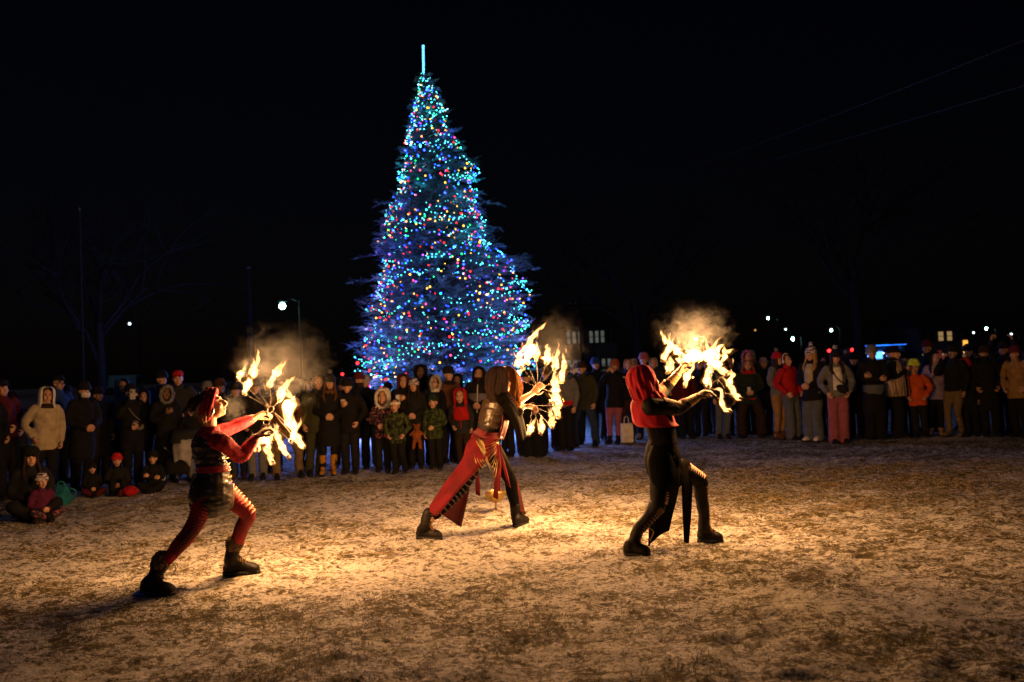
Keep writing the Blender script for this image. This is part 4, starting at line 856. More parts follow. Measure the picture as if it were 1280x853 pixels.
pp = P_(1187, 431, .0, ('face', 'down', 's'), ('short', 'blk'), ('slim', 'khaki'), ('beanie', 'blk'), 'person in black jacket and pale khaki trousers', rz=R(-50), boots='khaki', skin=1); held_phone(pp, 'mauve', 'phone held by the person in pale khaki trousers', tall=True)
P_(1212, 448, .1, D, ('mid', 'blk'), ('reg', 'blk'), ('pom', 'red', 'white'), 'child in red and white pompom hat with side striped trousers', kid=True, extra=(('sidestripe', 'lgrey'),))
P_(1216, 430, .9, D, ('long', 'dk'), ('reg', 'blk'), ('beanie', 'navy'), 'tall person in navy beanie behind the red and white pompom hat')
P_(1234, 432, .05, PK, ('long', 'blk'), ('reg', 'blk'), ('beanie', 'dbrown'), 'tall man all in black left of the tan puffer coat', skin=1, extra=(('beard', 'dk'),))
P_(1250, 427, .7, ('up', 'up', 'n'), ('mid', 'dk'), ('reg', 'blk'), ('beanie', 'dk'), 'person with both arms raised behind the men in black at right')
P_(1271, 432, -.1, PK, ('mid', 'tan', 'puff'), ('reg', 'blk'), ('beanie', 'maroon'), 'person in tan puffer coat and maroon beanie at the right edge')
P_(1291, 440, .3, D, ('long', 'blk'), ('reg', 'blk'), ('beanie', 'blk'), 'person in black coat cut off by the right edge')
# ---- seated on the snow at the left
P_(38, 558, -2.0, SF, ('short', 'dk'), ('reg', 'blk'), ('furhat', 'blk'), 'woman in black fur hat sitting on the snow with a child', rz=R(35), hair=('long', 'dbrown'))
P_(52, 592, -2.35, SF, ('short', 'magenta'), ('reg', 'floral'), ('beanie', 'knit'), 'toddler in magenta jacket sitting against the fur hatted woman', rz=R(45), kid=True)
P_(115, 579, -1.1, SF, ('short', 'blk'), ('reg', 'dred'), ('beanie', 'blk'), 'seated child in black with dark red trousers and open mouth', kid=True, rz=R(30))
P_(146, 567, -1.0, SK, ('short', 'dk'), ('reg', 'blk'), ('beanie', 'red'), 'seated child in bright red beanie', kid=True, rz=R(25))
P_(191, 564, -.9, SC_, ('short', 'blk'), ('reg', 'blk'), ('beanie', 'blk'), 'seated child in black beanie with bare folded hands', kid=True, rz=R(10))
random.seed(31)
for i, (x, y, row, lb) in enumerate(((22, 490, 1.3, 'faint person in the shadow between the far left cap and the cream coat'), (84, 482, 1.9, 'faint person in the shadow left of the navy beanie'), (138, 485, 1.7, 'shadowy person left of the bright blue hood'), (178, 488, 1.0, 'shadowy person between the pale phone and the grey fur hood'), (423, 473, 1.1, 'person in back row between pompom hat and tall man in black'), (486, 478, 1.2, 'person in back row above the white fur hood'), (572, 468, 1.3, 'person in back row between brown coat and bearded man'), (858, 446, 1.3, 'back row person above the dark red coat'), (887, 447, 1.2, 'back row person left of the faded jeans'), (1030, 445, 1.1, 'back row person between striped and dark pompom hats'), (1078, 448, 1.3, 'back row person left of the blue lit hem'), (1200, 440, 1.5, 'back row person right of the pale khaki trousers'))):
    P_(x, y, row, random.choice((D, PK, FR)), ('mid', random.choice(('blk', 'dk', 'navy', 'char'))), ('reg', 'blk'), (random.choice(('beanie', 'hood')), random.choice(('dk', 'char', 'navy', 'blk'))), lb, skin=random.choice((0, 1)))
# ---- things with the crowd
c = at(784, 552, dfr(784) - .35); c.z = 0; t = thing('paper_bag', 'white paper carrier bag hanging beside the fair haired person', 'bag', c); g = Geo(); z0 = .04
def ringb(z, a, b): return [c + V((x * a, y * b, z)) for x, y in ((-1, -1), (0, -.9), (1, -1), (1, 0), (1, 1), (0, .9), (-1, 1), (-1, 0))]
vs = ringb(z0, .12, .05) + ringb(z0 + .2, .125, .06) + ringb(z0 + .38, .115, .04); g.add(vs, [(k_ * 8 + i, k_ * 8 + (i + 1) % 8, k_ * 8 + 8 + (i + 1) % 8, k_ * 8 + 8 + i) for k_ in range(2) for i in range(8)] + [tuple(range(8))[::-1], tuple(range(16, 24))]); put('bag_body', g, cm('white'), t, smooth=False)
for s_ in (-.03, .03): g = Geo(); g.tube([c + V((-.05, s_, .41)), c + V((-.03, s_, .54)), c + V((.03, s_, .54)), c + V((.05, s_, .41))], .006, n=5); put('handle', g, cm('white'), t)
c = gnd(77, 632); t = thing('backpack', 'teal fabric backpack standing on the snow beside the seated toddler', 'backpack', c); g = Geo(); g.loft([c + V((0, 0, .05)), c + V((0, 0, .13)), c + V((.01, 0, .22))], [(.14, .1), (.15, .11), (.09, .07)], side=V((1, 0, 0)), n=12); g.ell(c + V((0, -.1, .11)), (.09, .045, .07), None, 10); put('bag_body', g.remesh(.014, 3, wr=.025, wsc=10), cm('teal'), t)
g = Geo(); g.tube([c + V((-.05, 0, .24)), c + V((-.04, 0, .31)), c + V((.03, 0, .31)), c + V((.05, 0, .24))], .012, n=6); put('handle', g, cm('teal'), t)
for s_ in (-1, 1): g = Geo(); g.tube([c + V((.09 * s_, .06, .22)), c + V((.12 * s_, .16, .16)), c + V((.11 * s_, .1, .06))], .014, n=6); put('strap', g, cm('teal'), t)
c = gnd(163, 622); t = thing('mitten', 'bright red mitten lying on the snow before the red beanie child', 'mitten', c); g = Geo(); g.ell(c + V((0, 0, .09)), (.11, .08, .07), None, 12); g.ell(c + V((.09, -.03, .1)), (.05, .035, .035), None, 8); put('hand_cover', g.remesh(.012, 2, wr=.015), cm('red'), t); g = Geo(); g.tube([c + V((-.1, 0, .06)), c + V((-.15, 0, .07))], .06, n=10, k=1); put('cuff', g, cm('dred'), t)
c = at(521, 545, dfr(521) + .02); t = thing('plush_bear', 'golden plush bear held by the striped beanie woman', 'toy', c); g = Geo(); g.ell(c, (.075, .06, .1), None, 12); g.ell(c + V((0, 0, .13)), .06, None, 12); g.ell(c + V((0, -.055, .12)), .025, None, 8)
for s_ in (-1, 1): g.ell(c + V((.045 * s_, 0, .18)), .02, None, 8); g.loft([c + V((.05 * s_, 0, .06)), c + V((.11 * s_, -.03, .02))], [.028, .022], n=8); g.loft([c + V((.04 * s_, 0, -.08)), c + V((.06 * s_, -.03, -.2))], [.035, .028], n=8)
put('plush_body', g.remesh(.012, 2, wr=.008, wsc=30), cm('ginger'), t)
# pushchair
c = gnd(232, 606); t = thing('pushchair', 'dark folded pushchair with a grey cloth behind the headband performer', 'pushchair', c); W = lambda x, y, z: c + V((x, y, z))
g = Geo()
for s_ in (-.22, .22): g.tube([W(s_, -.3, .1), W(s_, .1, .5), W(s_, .35, 1.0)], .014, n=6); g.tube([W(s_, .3, .1), W(s_, .05, .45), W(s_, -.25, .6)], .014, n=6)
g.tube([W(-.22, .35, 1.0), W(.22, .35, 1.0)], .016, n=6, k=1); put('frame', g, mat('dull_metal', (.25, .25, .27), .4, metal=.8, bump=0), t)
g = Geo(); g.sheet([[W(-.19, .25, .85), W(.19, .25, .85)], [W(-.2, .1, .45), W(.2, .1, .45)], [W(-.19, -.25, .42), W(.19, -.25, .42)], [W(-.18, -.33, .2), W(.18, -.33, .2)]], th=.03); put('seat', g, cm('dk'), t)
g = Geo(); g.shell([(W(0, .12, .86), .05, .19), (W(0, .05, .82), .22, .2), (W(0, -.02, .66), .28, .21)], V((0, -1, 0)), V((1, 0, 0)), -90, 90, n=12, th=.01); put('canopy', g, cm('char'), t)
for x, y in ((-.25, -.3), (.25, -.3), (-.25, .3), (.25, .3)):
    g = Geo(); g.loft([W(x - .015, y, .1), W(x + .015, y, .1)], [.1, .1], n=16, k=1, caps=False); wo = put('wheel', g, cm('blk'), t); g = Geo(); g.loft([W(x - .02, y, .1), W(x + .02, y, .1)], [.05, .05], n=12, k=1, caps=False); r__ = put('rim', g, cm('grey'), t); r__.parent = wo
c2 = W(.06, -.28, .62); g = Geo(); g.sheet([[c2 + V((-.15, .25, .12)), c2 + V((0, .25, .16)), c2 + V((.15, .25, .1))], [c2 + V((-.16, .05, .02)), c2 + V((0, .02, .08)), c2 + V((.16, .05, 0))], [c2 + V((-.1, -.05, -.25)), c2 + V((.02, -.08, -.2)), c2 + V((.14, -.05, -.32))]], th=.012, ripple=.01); o = put('blanket', g, cm('lgrey')); tag(o, 'pale grey blanket draped over the pushchair', 'blanket')
# ------------------------------------------------------------------ performers
LEATHER = mat('leather_black', (.035, .028, .022), .34, c2=(.02, .016, .013), nscale=9, bump=.5, bscale=14, spec=.6)
BLEATH = mat('leather_boot', (.005, .004, .0035), .6, c2=(.012, .009, .007), nscale=12, bump=.4, bscale=30, spec=.22)
SOLE = mat('rubber_sole', (.012, .012, .013), .7, bump=.3)
def perf(label, base): return thing('person', label, 'person', base)
def stud(g, p, r_=.006, mi=1): g.ell(p, r_, None, 6, mi=mi)
def arcs(g, path, rad, a0, a1, n, thick, fwd, mi=1, t0=.1, t1=.9):
    """raised part-rings across a limb: slashes, ribs, lacing"""
    A = crom([list(p) + [r_] for p, r_ in zip(path, rad)], 8)
    for i in range(n):
        u = (t0 + (t1 - t0) * (i + .5) / n) * (len(A) - 1); k_ = int(u); f = u - k_; k2 = min(k_ + 1, len(A) - 1); row = A[k_] * (1 - f) + A[k2] * f; d = V(A[k2][:3] - A[max(k_ - 1, 0)][:3]).normalized()
        e = (fwd - d * fwd.dot(d)).normalized(); s_ = d.cross(e)
        P = [V(row[:3]) + (e * math.cos(R(a)) + s_ * math.sin(R(a))) * (row[3] + thick * .5) for a in np.linspace(a0, a1, 7)]; P = [p + d * .004 * math.sin(j * 2.1 + i) for j, p in enumerate(P)]
        g.loft(P, [(thick * .25, thick * .25)] + [(thick, thick * .7)] * 5 + [(thick * .25, thick * .25)], n=6, k=1, mi=mi)
def boot_set(t, heel, toe, ankle, top, k=1.0, r=.056, cuff=None, laces=True, tall=None, bulk=1.0, extra=None, lace_c='cloth_brown'):
    b, so_ = boot_geo(heel, toe, ankle, top, k, r, bulk); d = (toe - heel).normalized()
    if tall is not None:
        g = Geo(); g.loft([top] + [p for p, q in tall], [r] + [q for p, q in tall], n=14, k=4); b.merge(g.remesh(.009, 3, wr=.005, wsc=20))
    bo = put('boot', b, BLEATH, t); s2 = put('sole', so_, SOLE, t); s2.parent = bo; s2.location = -V(bo.location)
    if cuff:
        g = Geo(); a = (top - ankle).normalized(); g.loft([top - a * .02, top + a * .015, top + a * .05], [r * 1.12, r * 1.25, r * 1.12], n=12, k=2); c_ = put('cuff', g.remesh(.01, 1, wr=.008, wsc=45), cuff, t); c_.parent = bo
    if laces:
        g = Geo(); path = [heel + d * ((toe - heel).length * .62) + V((0, 0, .085)), ankle + d * .035, top] + ([p for p, q in tall] if tall else []); rr = [.045, .03, r] + ([q for p, q in tall] if tall else [])
        arcs(g, path, rr, -42, 42, 9 if not tall else 18, .0042, d + V((0, 0, .3)), mi=0, t0=.06, t1=.97)
        e = top + d * (r + .01)
        for q in (-1, 1): g.tube([e, e + d * .03 + V((.0, .012 * q, .012)), e + d * .065 + V((.0, .022 * q, -.015)), e + d * .05 + V((0, .01 * q, -.055)), e + d * .03 + V((0, .03 * q, -.09))], .0028, n=5)
        lo = put('lace', g, cm('tan'), t); lo.parent = bo
    return bo
def coat_limb(g, pts, rad, n=14, k=4): g.loft(pts, rad, n=n, k=k)
def body_of(t, J, D_, name='body', skin=0, hand_grow=0, vox=.0078):
    """D_: head(c,fwd,up,k) neck torso[(p,a,b)] side arms[(sh,el,wr,dir,nrm,side,curl)] legs[(hip,knee,ankle,toe)]"""
    g = Geo(); M = head_M(*D_['head'][:3], k=D_['head'][3]); head_add(g, M)
    g.loft([p for p, a, b in D_['torso']], [(a, b) for p, a, b in D_['torso']], side=D_['side'], n=16)
    g.loft([D_['torso'][-1][0], D_['head'][0] + V((0, 0, -.06)) - D_['head'][1] * .015], [.062, .052], n=12)
    for sh, el, wr, d, nr, s_, cu in D_['arms']:
        g.loft([sh, sh.lerp(el, .5), el, el.lerp(wr, .4), wr], [.047, .044, .038, .037, .026], n=10); hand_add(g, wr, d, nr, 1.0, cu, s_)
    for h, k_, a, to in D_['legs']:
        g.loft([h, h.lerp(k_, .5), k_, k_.lerp(a, .35), a], [.085, .072, .052, .05, .034], n=12); g.loft([a, a + (to - a) * .1], [.03, .026], n=8)
    return put(name, head_paint(g.remesh(vox, 3), M), [SKIN[skin]] + FACE, t), M
# ================= performer with red headband (left)
Yc = 7.2
J = lambda px, py, dy=0.0: at(px, py, Yc + dy)
base = V((J(262, 600).x, Yc, 0))
t1 = perf('fire dancer in red headband, black studded tunic and slashed red leggings', base)
f1 = V((.85, .5, 0)).normalized(); side1 = V((.5, -.85, 0))
hd = dict(head=(J(264, 507), V((.9, .22, .34)).normalized(), V((-.33, 0, .94)), 1.0), side=side1,
    torso=[(J(264, 628), .13, .1), (J(264, 612), .15, .115), (J(266, 590), .125, .1), (J(262, 568), .135, .1), (J(259, 554), .15, .1), (J(261, 541), .1, .075)],
    arms=[(J(276, 552, -.15), J(301, 571, .0), J(320, 547, .06), V((.75, .2, .6)), V((.2, .3, -1)), 1, .95), (J(260, 546, .15), J(291, 534, .3), J(317, 523, .36), V((.9, .1, .42)), V((.4, -.3, -.9)), -1, .95)],
    legs=[(J(268, 603, -.07), J(240, 662, -.15), J(203, 708, -.27), gnd(218, 741)), (J(268, 603, .08), J(309, 643, .16), J(293, 688, .27), gnd(322, 717))])
bo1, M1 = body_of(t1, J, hd)
RED = mat('red_ribbed', (.45, .012, .03), .8, c2=(.24, .008, .018), nscale=40, bump=.3); RED2 = mat('red_stretch', (.33, .009, .02), .62, c2=(.2, .01, .018), nscale=6, bump=.2)
BLKC = mat('black_cloth', (.016, .015, .016), .8, c2=(.028, .025, .026), nscale=8, bump=.3)
g = Geo()
for (sh, el, wr, d, nr, s_, cu) in hd['arms']:
    rr = [.07, .072, .062, .054, .05, .04]; P = [sh.lerp(J(260, 548), .5), sh, sh.lerp(el, .5), el, el.lerp(wr, .5), wr - (wr - el).normalized() * .02]; q = Geo(); q.loft(P, rr, n=14); g.merge(q.remesh(.0085, 2, wr=.006, wsc=22)); arcs(g, P, rr, -180, 180, 26, .0032, V((0, -1, .3)), mi=1, t0=.06, t1=.98)
put('sleeves', g, [RED, mat('dark_red_rib', (.16, .01, .015), .8, bump=0)], t1); tag(t1.children[-1], 'red ribbed long sleeves')
g = Geo(); T = [(J(265, 628), .19, .175), (J(264, 620), .192, .172), (J(265, 608), .185, .16), (J(266, 590), .15, .122), (J(262, 570), .152, .118), (J(259, 554), .16, .118), (J(261, 543), .105, .088)]
g.loft([p for p, a, b in T], [(a, b) for p, a, b in T], side=side1, n=20); g = g.remesh(.0085, 3, wr=.009, wsc=7, zs=3.4)
g2 = Geo(); rnd = random.Random(4)
for v in g.v[::max(1, len(g.v) // 2200)]:
    if v[2] > J(262, 588).z and rnd.random() < .09: stud(g2, V(v) + (V(v) - V((J(262, 570).x, Yc, v[2]))).normalized() * .004, .0048, 0)
vt = put('tunic', g, LEATHER, t1); s2 = put('studs', g2, mat('steel_stud', (.6, .6, .58), .25, metal=1, bump=0), t1); s2.parent = vt; tag(s2, kind='stuff'); 
g = Geo(); arcs(g, [p for p, a, b in T][1:6], [.152, .148, .132, .138, .14], -70, 20, 13, .006, f1, mi=0, t0=.03, t1=.98); put('lacing', g, mat('gold_lace', (.55, .36, .14), .4, metal=.5, bump=0), t1).parent = vt
g = Geo(); g.shell([(J(266, 589), .122, .152), (J(266, 585), .12, .15), (J(265, 581), .118, .149)], f1, side1, n=26, k=2, th=.01, fold=.02); put('belt', g, RED2, t1)
g = Geo(); g.shell([(J(262, 548), .11, .13), (J(261, 540), .085, .1), (J(263, 533), .064, .072)], f1, side1, n=24, k=3, th=.008, fold=.04); put('collar', g, RED, t1)
g = Geo(); q = Geo(); Ls = []
for (h, k_, a, to) in hd['legs']:
    P = [h, h.lerp(k_, .5), k_, k_.lerp(a, .4), a + (k_ - a) * .15]; rr = [.088, .082, .063, .058, .045]; q = Geo(); q.loft(P, rr, n=16); g.merge(q.remesh(.0085, 2, wr=.004, wsc=14)); Ls.append((P, rr))
arcs(g, *Ls[0], 60, 175, 26, .004, V((.3, -1, 0)), mi=1, t0=.12); arcs(g, *Ls[0], -30, 58, 26, .0055, V((.9, -.7, 0)), mi=1, t0=.12)
arcs(g, *Ls[1], -75, 35, 9, .0085, V((.7, -.35, .6)), mi=2, t0=.14, t1=.52); arcs(g, *Ls[1], 60, 170, 20, .004, V((.3, -1, 0)), mi=1, t0=.5)
put('leggings', g, [RED2, BLKC, mat('slash_edge', (.5, .2, .12), .6, bump=0)], t1)
FUR = mat('tan_fur', (.16, .1, .06), .95, c2=(.06, .04, .03), nscale=40, bump=.5)
h0, h1 = gnd(176, 744), gnd(219, 744); boot_set(t1, h0, h1, J(193, 722, -.27), J(200, 705, -.25), cuff=FUR, r=.06, bulk=1.12)
h0, h1 = gnd(279, 719), gnd(325, 717); boot_set(t1, h0, h1, J(288, 700, .27), J(293, 681, .26), cuff=FUR, r=.06, bulk=1.12)
# gloves
GL = mat('glove_brown', (.13, .075, .035), .6, c2=(.12, .07, .035), nscale=22, bump=.3, bscale=50)
for (sh, el, wr, d, nr, s_, cu) in hd['arms']:
    g = Geo(); hand_add(g, wr, d, nr, 1.05, cu, s_, grow=.003); g.loft([wr - (wr - el).normalized() * .07, wr - (wr - el).normalized() * .03, wr], [.043, .04, .034], n=12); put('glove', g.remesh(.0065, 1), GL, t1)
# hair, bun, headband
HM = M1; X = HM.to_3x3().col[0].copy(); Y_ = -HM.to_3x3().col[1].copy(); hc = HM.translation.copy(); Zh = HM.to_3x3().col[2].copy(); hl = lambda x, y, z: HM @ V((x, y, z))
g = Geo(); g.shell([(hl(0, .01, .125), .004, .004), (hl(0, .012, .12), .055, .05), (hl(0, .016, .09), .095, .084), (hl(0, .02, .03), .108, .093), (hl(0, .03, -.04), .1, .088), (hl(0, .04, -.09), .07, .07)], Y_, X, 62, 298, n=36, k=4, fold=.05, ff=19, th=.014)
g.ell(hl(0, .105, .04), (.072, .068, .078), None, 14); g.ell(hl(.0, .1, -.02), (.05, .04, .05), None, 12); g.ell(hl(0, .1, -.075), (.03, .028, .045), None, 10)
HAIR1 = mat('hair_brown', (.07, .035, .018), .5, c2=(.035, .018, .01), nscale=14, bump=.8, bscale=24, spec=.5, mapscale=(1, 1, 4)); HAIR2 = mat('hair_blond', (.42, .24, .09), .5, c2=(.25, .13, .05), nscale=20, bump=.6, spec=.5)
ha = put('hair', g.remesh(.0075, 1, wr=.007, wsc=38), HAIR1, t1)
g = Geo()
for i in range(16):
    a = i / 16; s0 = random.uniform(-.03, .03); g.loft([hl(-.088 + s0 * .2, -.0 + a * .06, .085 - a * .05), hl(-.1, .045 + s0, .03 - a * .03), hl(-.09, .085 + s0, -.035 + s0), hl(-.06, .1 + s0 * .6, -.1 - a * .04)], [.004, .005, .005, .002], n=5, k=4)
    g.loft([hl(.088 + s0 * .2, -.0 + a * .06, .085 - a * .05), hl(.1, .045 + s0, .03 - a * .03), hl(.09, .085 + s0, -.035 + s0), hl(.06, .1 + s0 * .6, -.1 - a * .04)], [.004, .005, .005, .002], n=5, k=4)
put('hair_strand', g, HAIR2, t1).parent = ha
g = Geo(); nb_ = 30
for row in range(3):
    P = []
    for i in range(nb_):
        th = 2 * math.pi * i / nb_; zz = .012 + .1 * math.cos(th) + (row - 1) * .012; P.append(hl(.096 * math.sin(th), .02 - .07 * math.cos(th) + (row - 1) * .027, zz + .006 * math.sin(th * 15 + row * 2.1)))
    g.loft(P, [.0165 + .004 * ((i + row) % 2) for i in range(nb_)], n=8, k=2, closed=True)
put('headband', g, mat('red_knit', (.45, .02, .045), .9, c2=(.22, .01, .02), nscale=60, bump=.6), t1)
g = Geo()
for s_ in (-1, 1): g.ell(hl(.09 * s_, -.005, -.055), (.007, .007, .02), None, 8)
put('earring', g, mat('silver', (.7, .7, .7), .2, metal=1, bump=0), t1)
o = put('blue_patch', (lambda g_: (g_.sheet([[gnd(166, 745) + V((0, 0, .012)), gnd(171, 748) + V((0, 0, .012))], [gnd(177, 741) + V((0, 0, .03)), gnd(180, 747) + V((0, 0, .02))]], th=.008), g_)[1])(Geo()), mat('blue_patch_colour', (.02, .1, .6), .4, bump=0), t1)  # small flat blue sheet at the heel of the back boot
o.name = 'blue_flat_patch'
# ================= hooded performer with red skirt panels (middle)
Yc = 9.0
base = V((J(607, 600).x, Yc, 0)); t2 = perf('fire dancer in brown hood and leather bodice with long red split skirt', base)
f2 = V((.78, .62, 0)).normalized(); side2 = V((.62, -.78, 0))
hd2 = dict(head=(J(627, 477), V((.85, .5, .05)).normalized(), V((0, 0, 1)), 1.0), side=side2,
    torso=[(J(606, 562), .14, .11), (J(607, 552), .155, .12), (J(611, 536), .125, .1), (J(617, 518), .14, .105), (J(621, 504), .15, .1), (J(624, 493), .09, .07)],
    arms=[(J(631, 501, -.14), J(642, 519, -.02), J(655, 508, .12), V((.95, .25, -.12)), V((.1, -.5, -.8)), 1, .75), (J(620, 500, .15), J(645, 504, .22), J(665, 492, .26), V((.75, .05, .65)), V((.5, -.6, .3)), -1, .55)],
    legs=[(J(604, 558, -.08), J(577, 608, -.16), J(538, 650, -.27), gnd(548, 672)), (J(612, 557, .08), J(637, 598, .2), J(645, 640, .3), gnd(650, 655))])
bo2, M2 = body_of(t2, J, hd2)
BROWNL = mat('bodice_leather', (.06, .036, .02), .33, c2=(.05, .032, .02), nscale=7, bump=.5, bscale=16, spec=.6)
g = Geo(); T = [(J(613, 531), .14, .118), (J(615, 522), .148, .12), (J(618, 512), .155, .12), (J(621, 502), .158, .116), (J(623, 496), .12, .09)]
g.loft([p for p, a, b in T], [(a, b) for p, a, b in T], side=side2, n=20); vt = put('bodice', g.remesh(.0085, 3, wr=.006, wsc=7, zs=3.5), BROWNL, t2)
g = Geo(); arcs(g, [p for p, a, b in T][:4], [.13, .135, .14, .14], -100, 60, 6, .006, f2 + V((0, -.6, 0)), mi=0, t0=.0, t1=.95); put('strap', g, mat('gold_lace', (.55, .36, .14), .4), t2).parent = vt
g = Geo(); g.loft([J(608, 548), J(611, 538), J(614, 527)], [(.15, .12), (.135, .11), (.142, .116)], side=side2, n=18); put('waistband', g.remesh(.01, 2, wr=.008, wsc=12, zs=3), BLKC, t2)
# wide hanging sleeves
sh, el, wr = hd2['arms'][0][:3]; g = Geo(); q = Geo(); q.loft([sh + V((-.02, 0, .02)), sh.lerp(el, .55), el, el.lerp(wr, .35)], [.07, .068, .07, .068], n=14); g.merge(q.remesh(.009, 3, wr=.012, wsc=12))
g.sheet([[J(630, 500, -.2), J(640, 507, -.15), J(646, 511, -.02)], [J(633, 512, -.2), J(642, 518, -.16), J(650, 514, .0)], [J(640, 530, -.18), J(648, 532, -.14), J(655, 528, .02)], [J(648, 548, -.16), J(653, 551, -.12), J(658, 546, .02)]], th=.008, ripple=.012, rf=2, rdir=(.3, -1, 0))
sh, el, wr = hd2['arms'][1][:3]; q = Geo(); q.loft([sh, sh.lerp(el, .55), el, el.lerp(wr, .1)], [.062, .06, .05, .046], n=12); g.merge(q.remesh(.009, 2, wr=.008, wsc=12))
g.sheet([[el + V((-.02, 0, .03)), el + V((.05, .02, .0))], [el + V((-.02, .0, -.15)), el + V((.06, .02, -.15))], [el + V((.0, 0, -.32)), el + V((.05, .02, -.3))]], th=.008, ripple=.01, rf=1)
put('sleeves', g, mat('sleeve_dark', (.004, .003, .0025), .9, c2=(.006, .0045, .0035), nscale=7, bump=.4, spec=.05), t2)
# hood and hair
HM = M2; X = HM.to_3x3().col[0].copy(); Y_ = -HM.to_3x3().col[1].copy(); hl = lambda x, y, z: HM @ V((x, y, z))
HOODB = mat('hood_brown', (.026, .0075, .005), .9, c2=(.012, .005, .0035), nscale=5, bump=.5, bscale=18)
g = Geo(); g.shell([(hl(0, .02, .158), .004, .004), (hl(0, .022, .152), .04, .036), (hl(0, .028, .13), .085, .075), (hl(0, .034, .085), .11, .096), (hl(0, .042, .02), .122, .108), (hl(0, .046, -.05), .124, .108), (hl(0, .04, -.1), .115, .108), (hl(0, .03, -.14), .12, .13), (hl(0, .03, -.185), .13, .17)], Y_, X, 62, 298, n=60, k=4, fold=.1, ff=9, th=.012, foldgrow=False); put('hood', g, HOODB, t2)
g = Geo(); rnd = random.Random(8)
for i in range(420):
    s_ = rnd.choice((-1, 1)); a = rnd.uniform(-.3, 1.6); b = rnd.uniform(-1.6, 1.6); x0 = s_ * (.05 + .033 * a)
    w1 = rnd.uniform(-.02, .02); w2 = rnd.uniform(-.03, .03); g.loft([hl(x0 * .4, -.05 - .02 * a, .135 + b * .006), hl(x0 * 1.0, -.075 - .025 * a, .085 + b * .01), hl(x0 * 1.15, -.085 - .035 * a + w1, .0), hl(x0 * 1.1, -.09 - .035 * a + w2, -.08), hl(x0 * 1.0 + w1, -.075 + w2 - .03 * a, -.15), hl(x0 + w2, -.07 + w1 - .02 * a, -.2 - .05 * abs(a))], [.003, .0036, .0038, .0034, .0028, .001], n=4, k=4)
put('hair', g, mat('hair_auburn', (.85, .47, .17), .5, c2=(.5, .24, .08), nscale=18, bump=.5, spec=.5), t2)
m_ = MC['hair_auburn']; nt_ = m_.node_tree; tr_ = nt_.nodes.new('ShaderNodeBsdfTranslucent'); tr_.inputs[0].default_value = (.9, .4, .12, 1); ms_ = nt_.nodes.new('ShaderNodeMixShader'); ms_.inputs[0].default_value = .55
pb_ = [n for n in nt_.nodes if n.type == 'BSDF_PRINCIPLED'][0]; ou_ = [n for n in nt_.nodes if n.type == 'OUTPUT_MATERIAL'][0]; nt_.links.new(pb_.outputs[0], ms_.inputs[1]); nt_.links.new(tr_.outputs[0], ms_.inputs[2]); nt_.links.new(ms_.outputs[0], ou_.inputs[0])
# leggings, skirt panels, belt, chains, tassels
g = Geo(); Ls = []
for (h, k_, a, to) in hd2['legs']:
    P = [h, h.lerp(k_, .5), k_, k_.lerp(a, .4), a + (k_ - a) * .12]; rr = [.1, .088, .066, .062, .048]; q = Geo(); q.loft(P, rr, n=16); g.merge(q.remesh(.009, 2, wr=.006, wsc=14)); Ls.append((P, rr))
arcs(g, *Ls[0], -60, 40, 12, .009, V((.7, -.8, -.4)), mi=1, t0=.1, t1=.9)
put('leggings', g, [mat('legging_black', (.003, .0026, .0026), .8, c2=(.004, .0035, .0035), nscale=16, bump=.4, spec=.08), mat('legging_scale', (.04, .03, .02), .35, bump=0, spec=.6)], t2)
REDC = mat('red_skirt', (.15, .003, .01), .85, c2=(.09, .002, .006), nscale=4, bump=.35, bscale=22)
g = Geo(); g.sheet([[J(596, 541, .06), J(594, 544, -.08), J(602, 547, -.17), J(613, 549, -.17), J(622, 550, -.1)], [J(586, 553, .06), J(584, 556, -.1), J(594, 561, -.2), J(609, 562, -.2), J(620, 562, -.12)], [J(578, 574, .0), J(577, 580, -.14), J(585, 584, -.26), J(597, 582, -.27), J(612, 573, -.22)], [J(556, 604, -.05), J(555, 609, -.2), J(562, 614, -.3), J(571, 613, -.32), J(583, 602, -.28)], [J(537, 633, -.14), J(536, 638, -.28), J(540, 642, -.38), J(546, 645, -.38), J(553, 636, -.34)]], th=.008, ripple=.014, rf=1.6); sk = put('skirt_panel', g, REDC, t2)
g = Geo(); g.sheet([[J(588, 595, -.05), J(584, 600, -.12), J(580, 606, -.2)], [J(586, 615, -.05), J(577, 618, -.12), J(566, 622, -.22)], [J(581, 638, -.04), J(569, 638, -.14), J(554, 638, -.26)], [J(576, 659, .0), J(565, 652, -.14), J(552, 643, -.28)]], th=.008, ripple=.012, rf=1.4, rdir=(.3, -1, 0)); put('skirt_panel', g, mat('red_dark', (.07, .002, .005), .8, nscale=4, bump=.3), t2)
g = Geo(); g.sheet([[J(621, 550, .1), J(625, 556, .2)], [J(633, 580, .2), J(638, 582, .32)], [J(642, 606, .26), J(648, 606, .36)], [J(648, 632, .26), J(654, 632, .36)], [J(651, 641, .26), J(657, 643, .36)]], th=.008, ripple=.01, rf=1); put('skirt_panel', g, mat('red_dark', (.22, .012, .018)), t2)
g = Geo(); g.shell([(J(610, 549), .135, .168), (J(608, 545), .138, .17), (J(611, 540), .13, .16)], f2, side2, n=30, k=3, th=.012, fold=.03, ff=6); g.sheet([[J(591, 541, -.2), J(600, 534, -.2)], [J(597, 544, -.22), J(604, 538, -.22)], [J(606, 546, -.23), J(609, 540, -.22)]], th=.03); g.sheet([[J(627, 512, -.12), J(636, 514, .0)], [J(628, 528, -.12), J(635, 530, .0)], [J(623, 548, -.12), J(629, 550, .0)]], th=.012, ripple=.01, rf=1); put('belt', g, mat('red_belt', (.18, .005, .012), .6, nscale=8, bump=.3, spec=.5), t2)
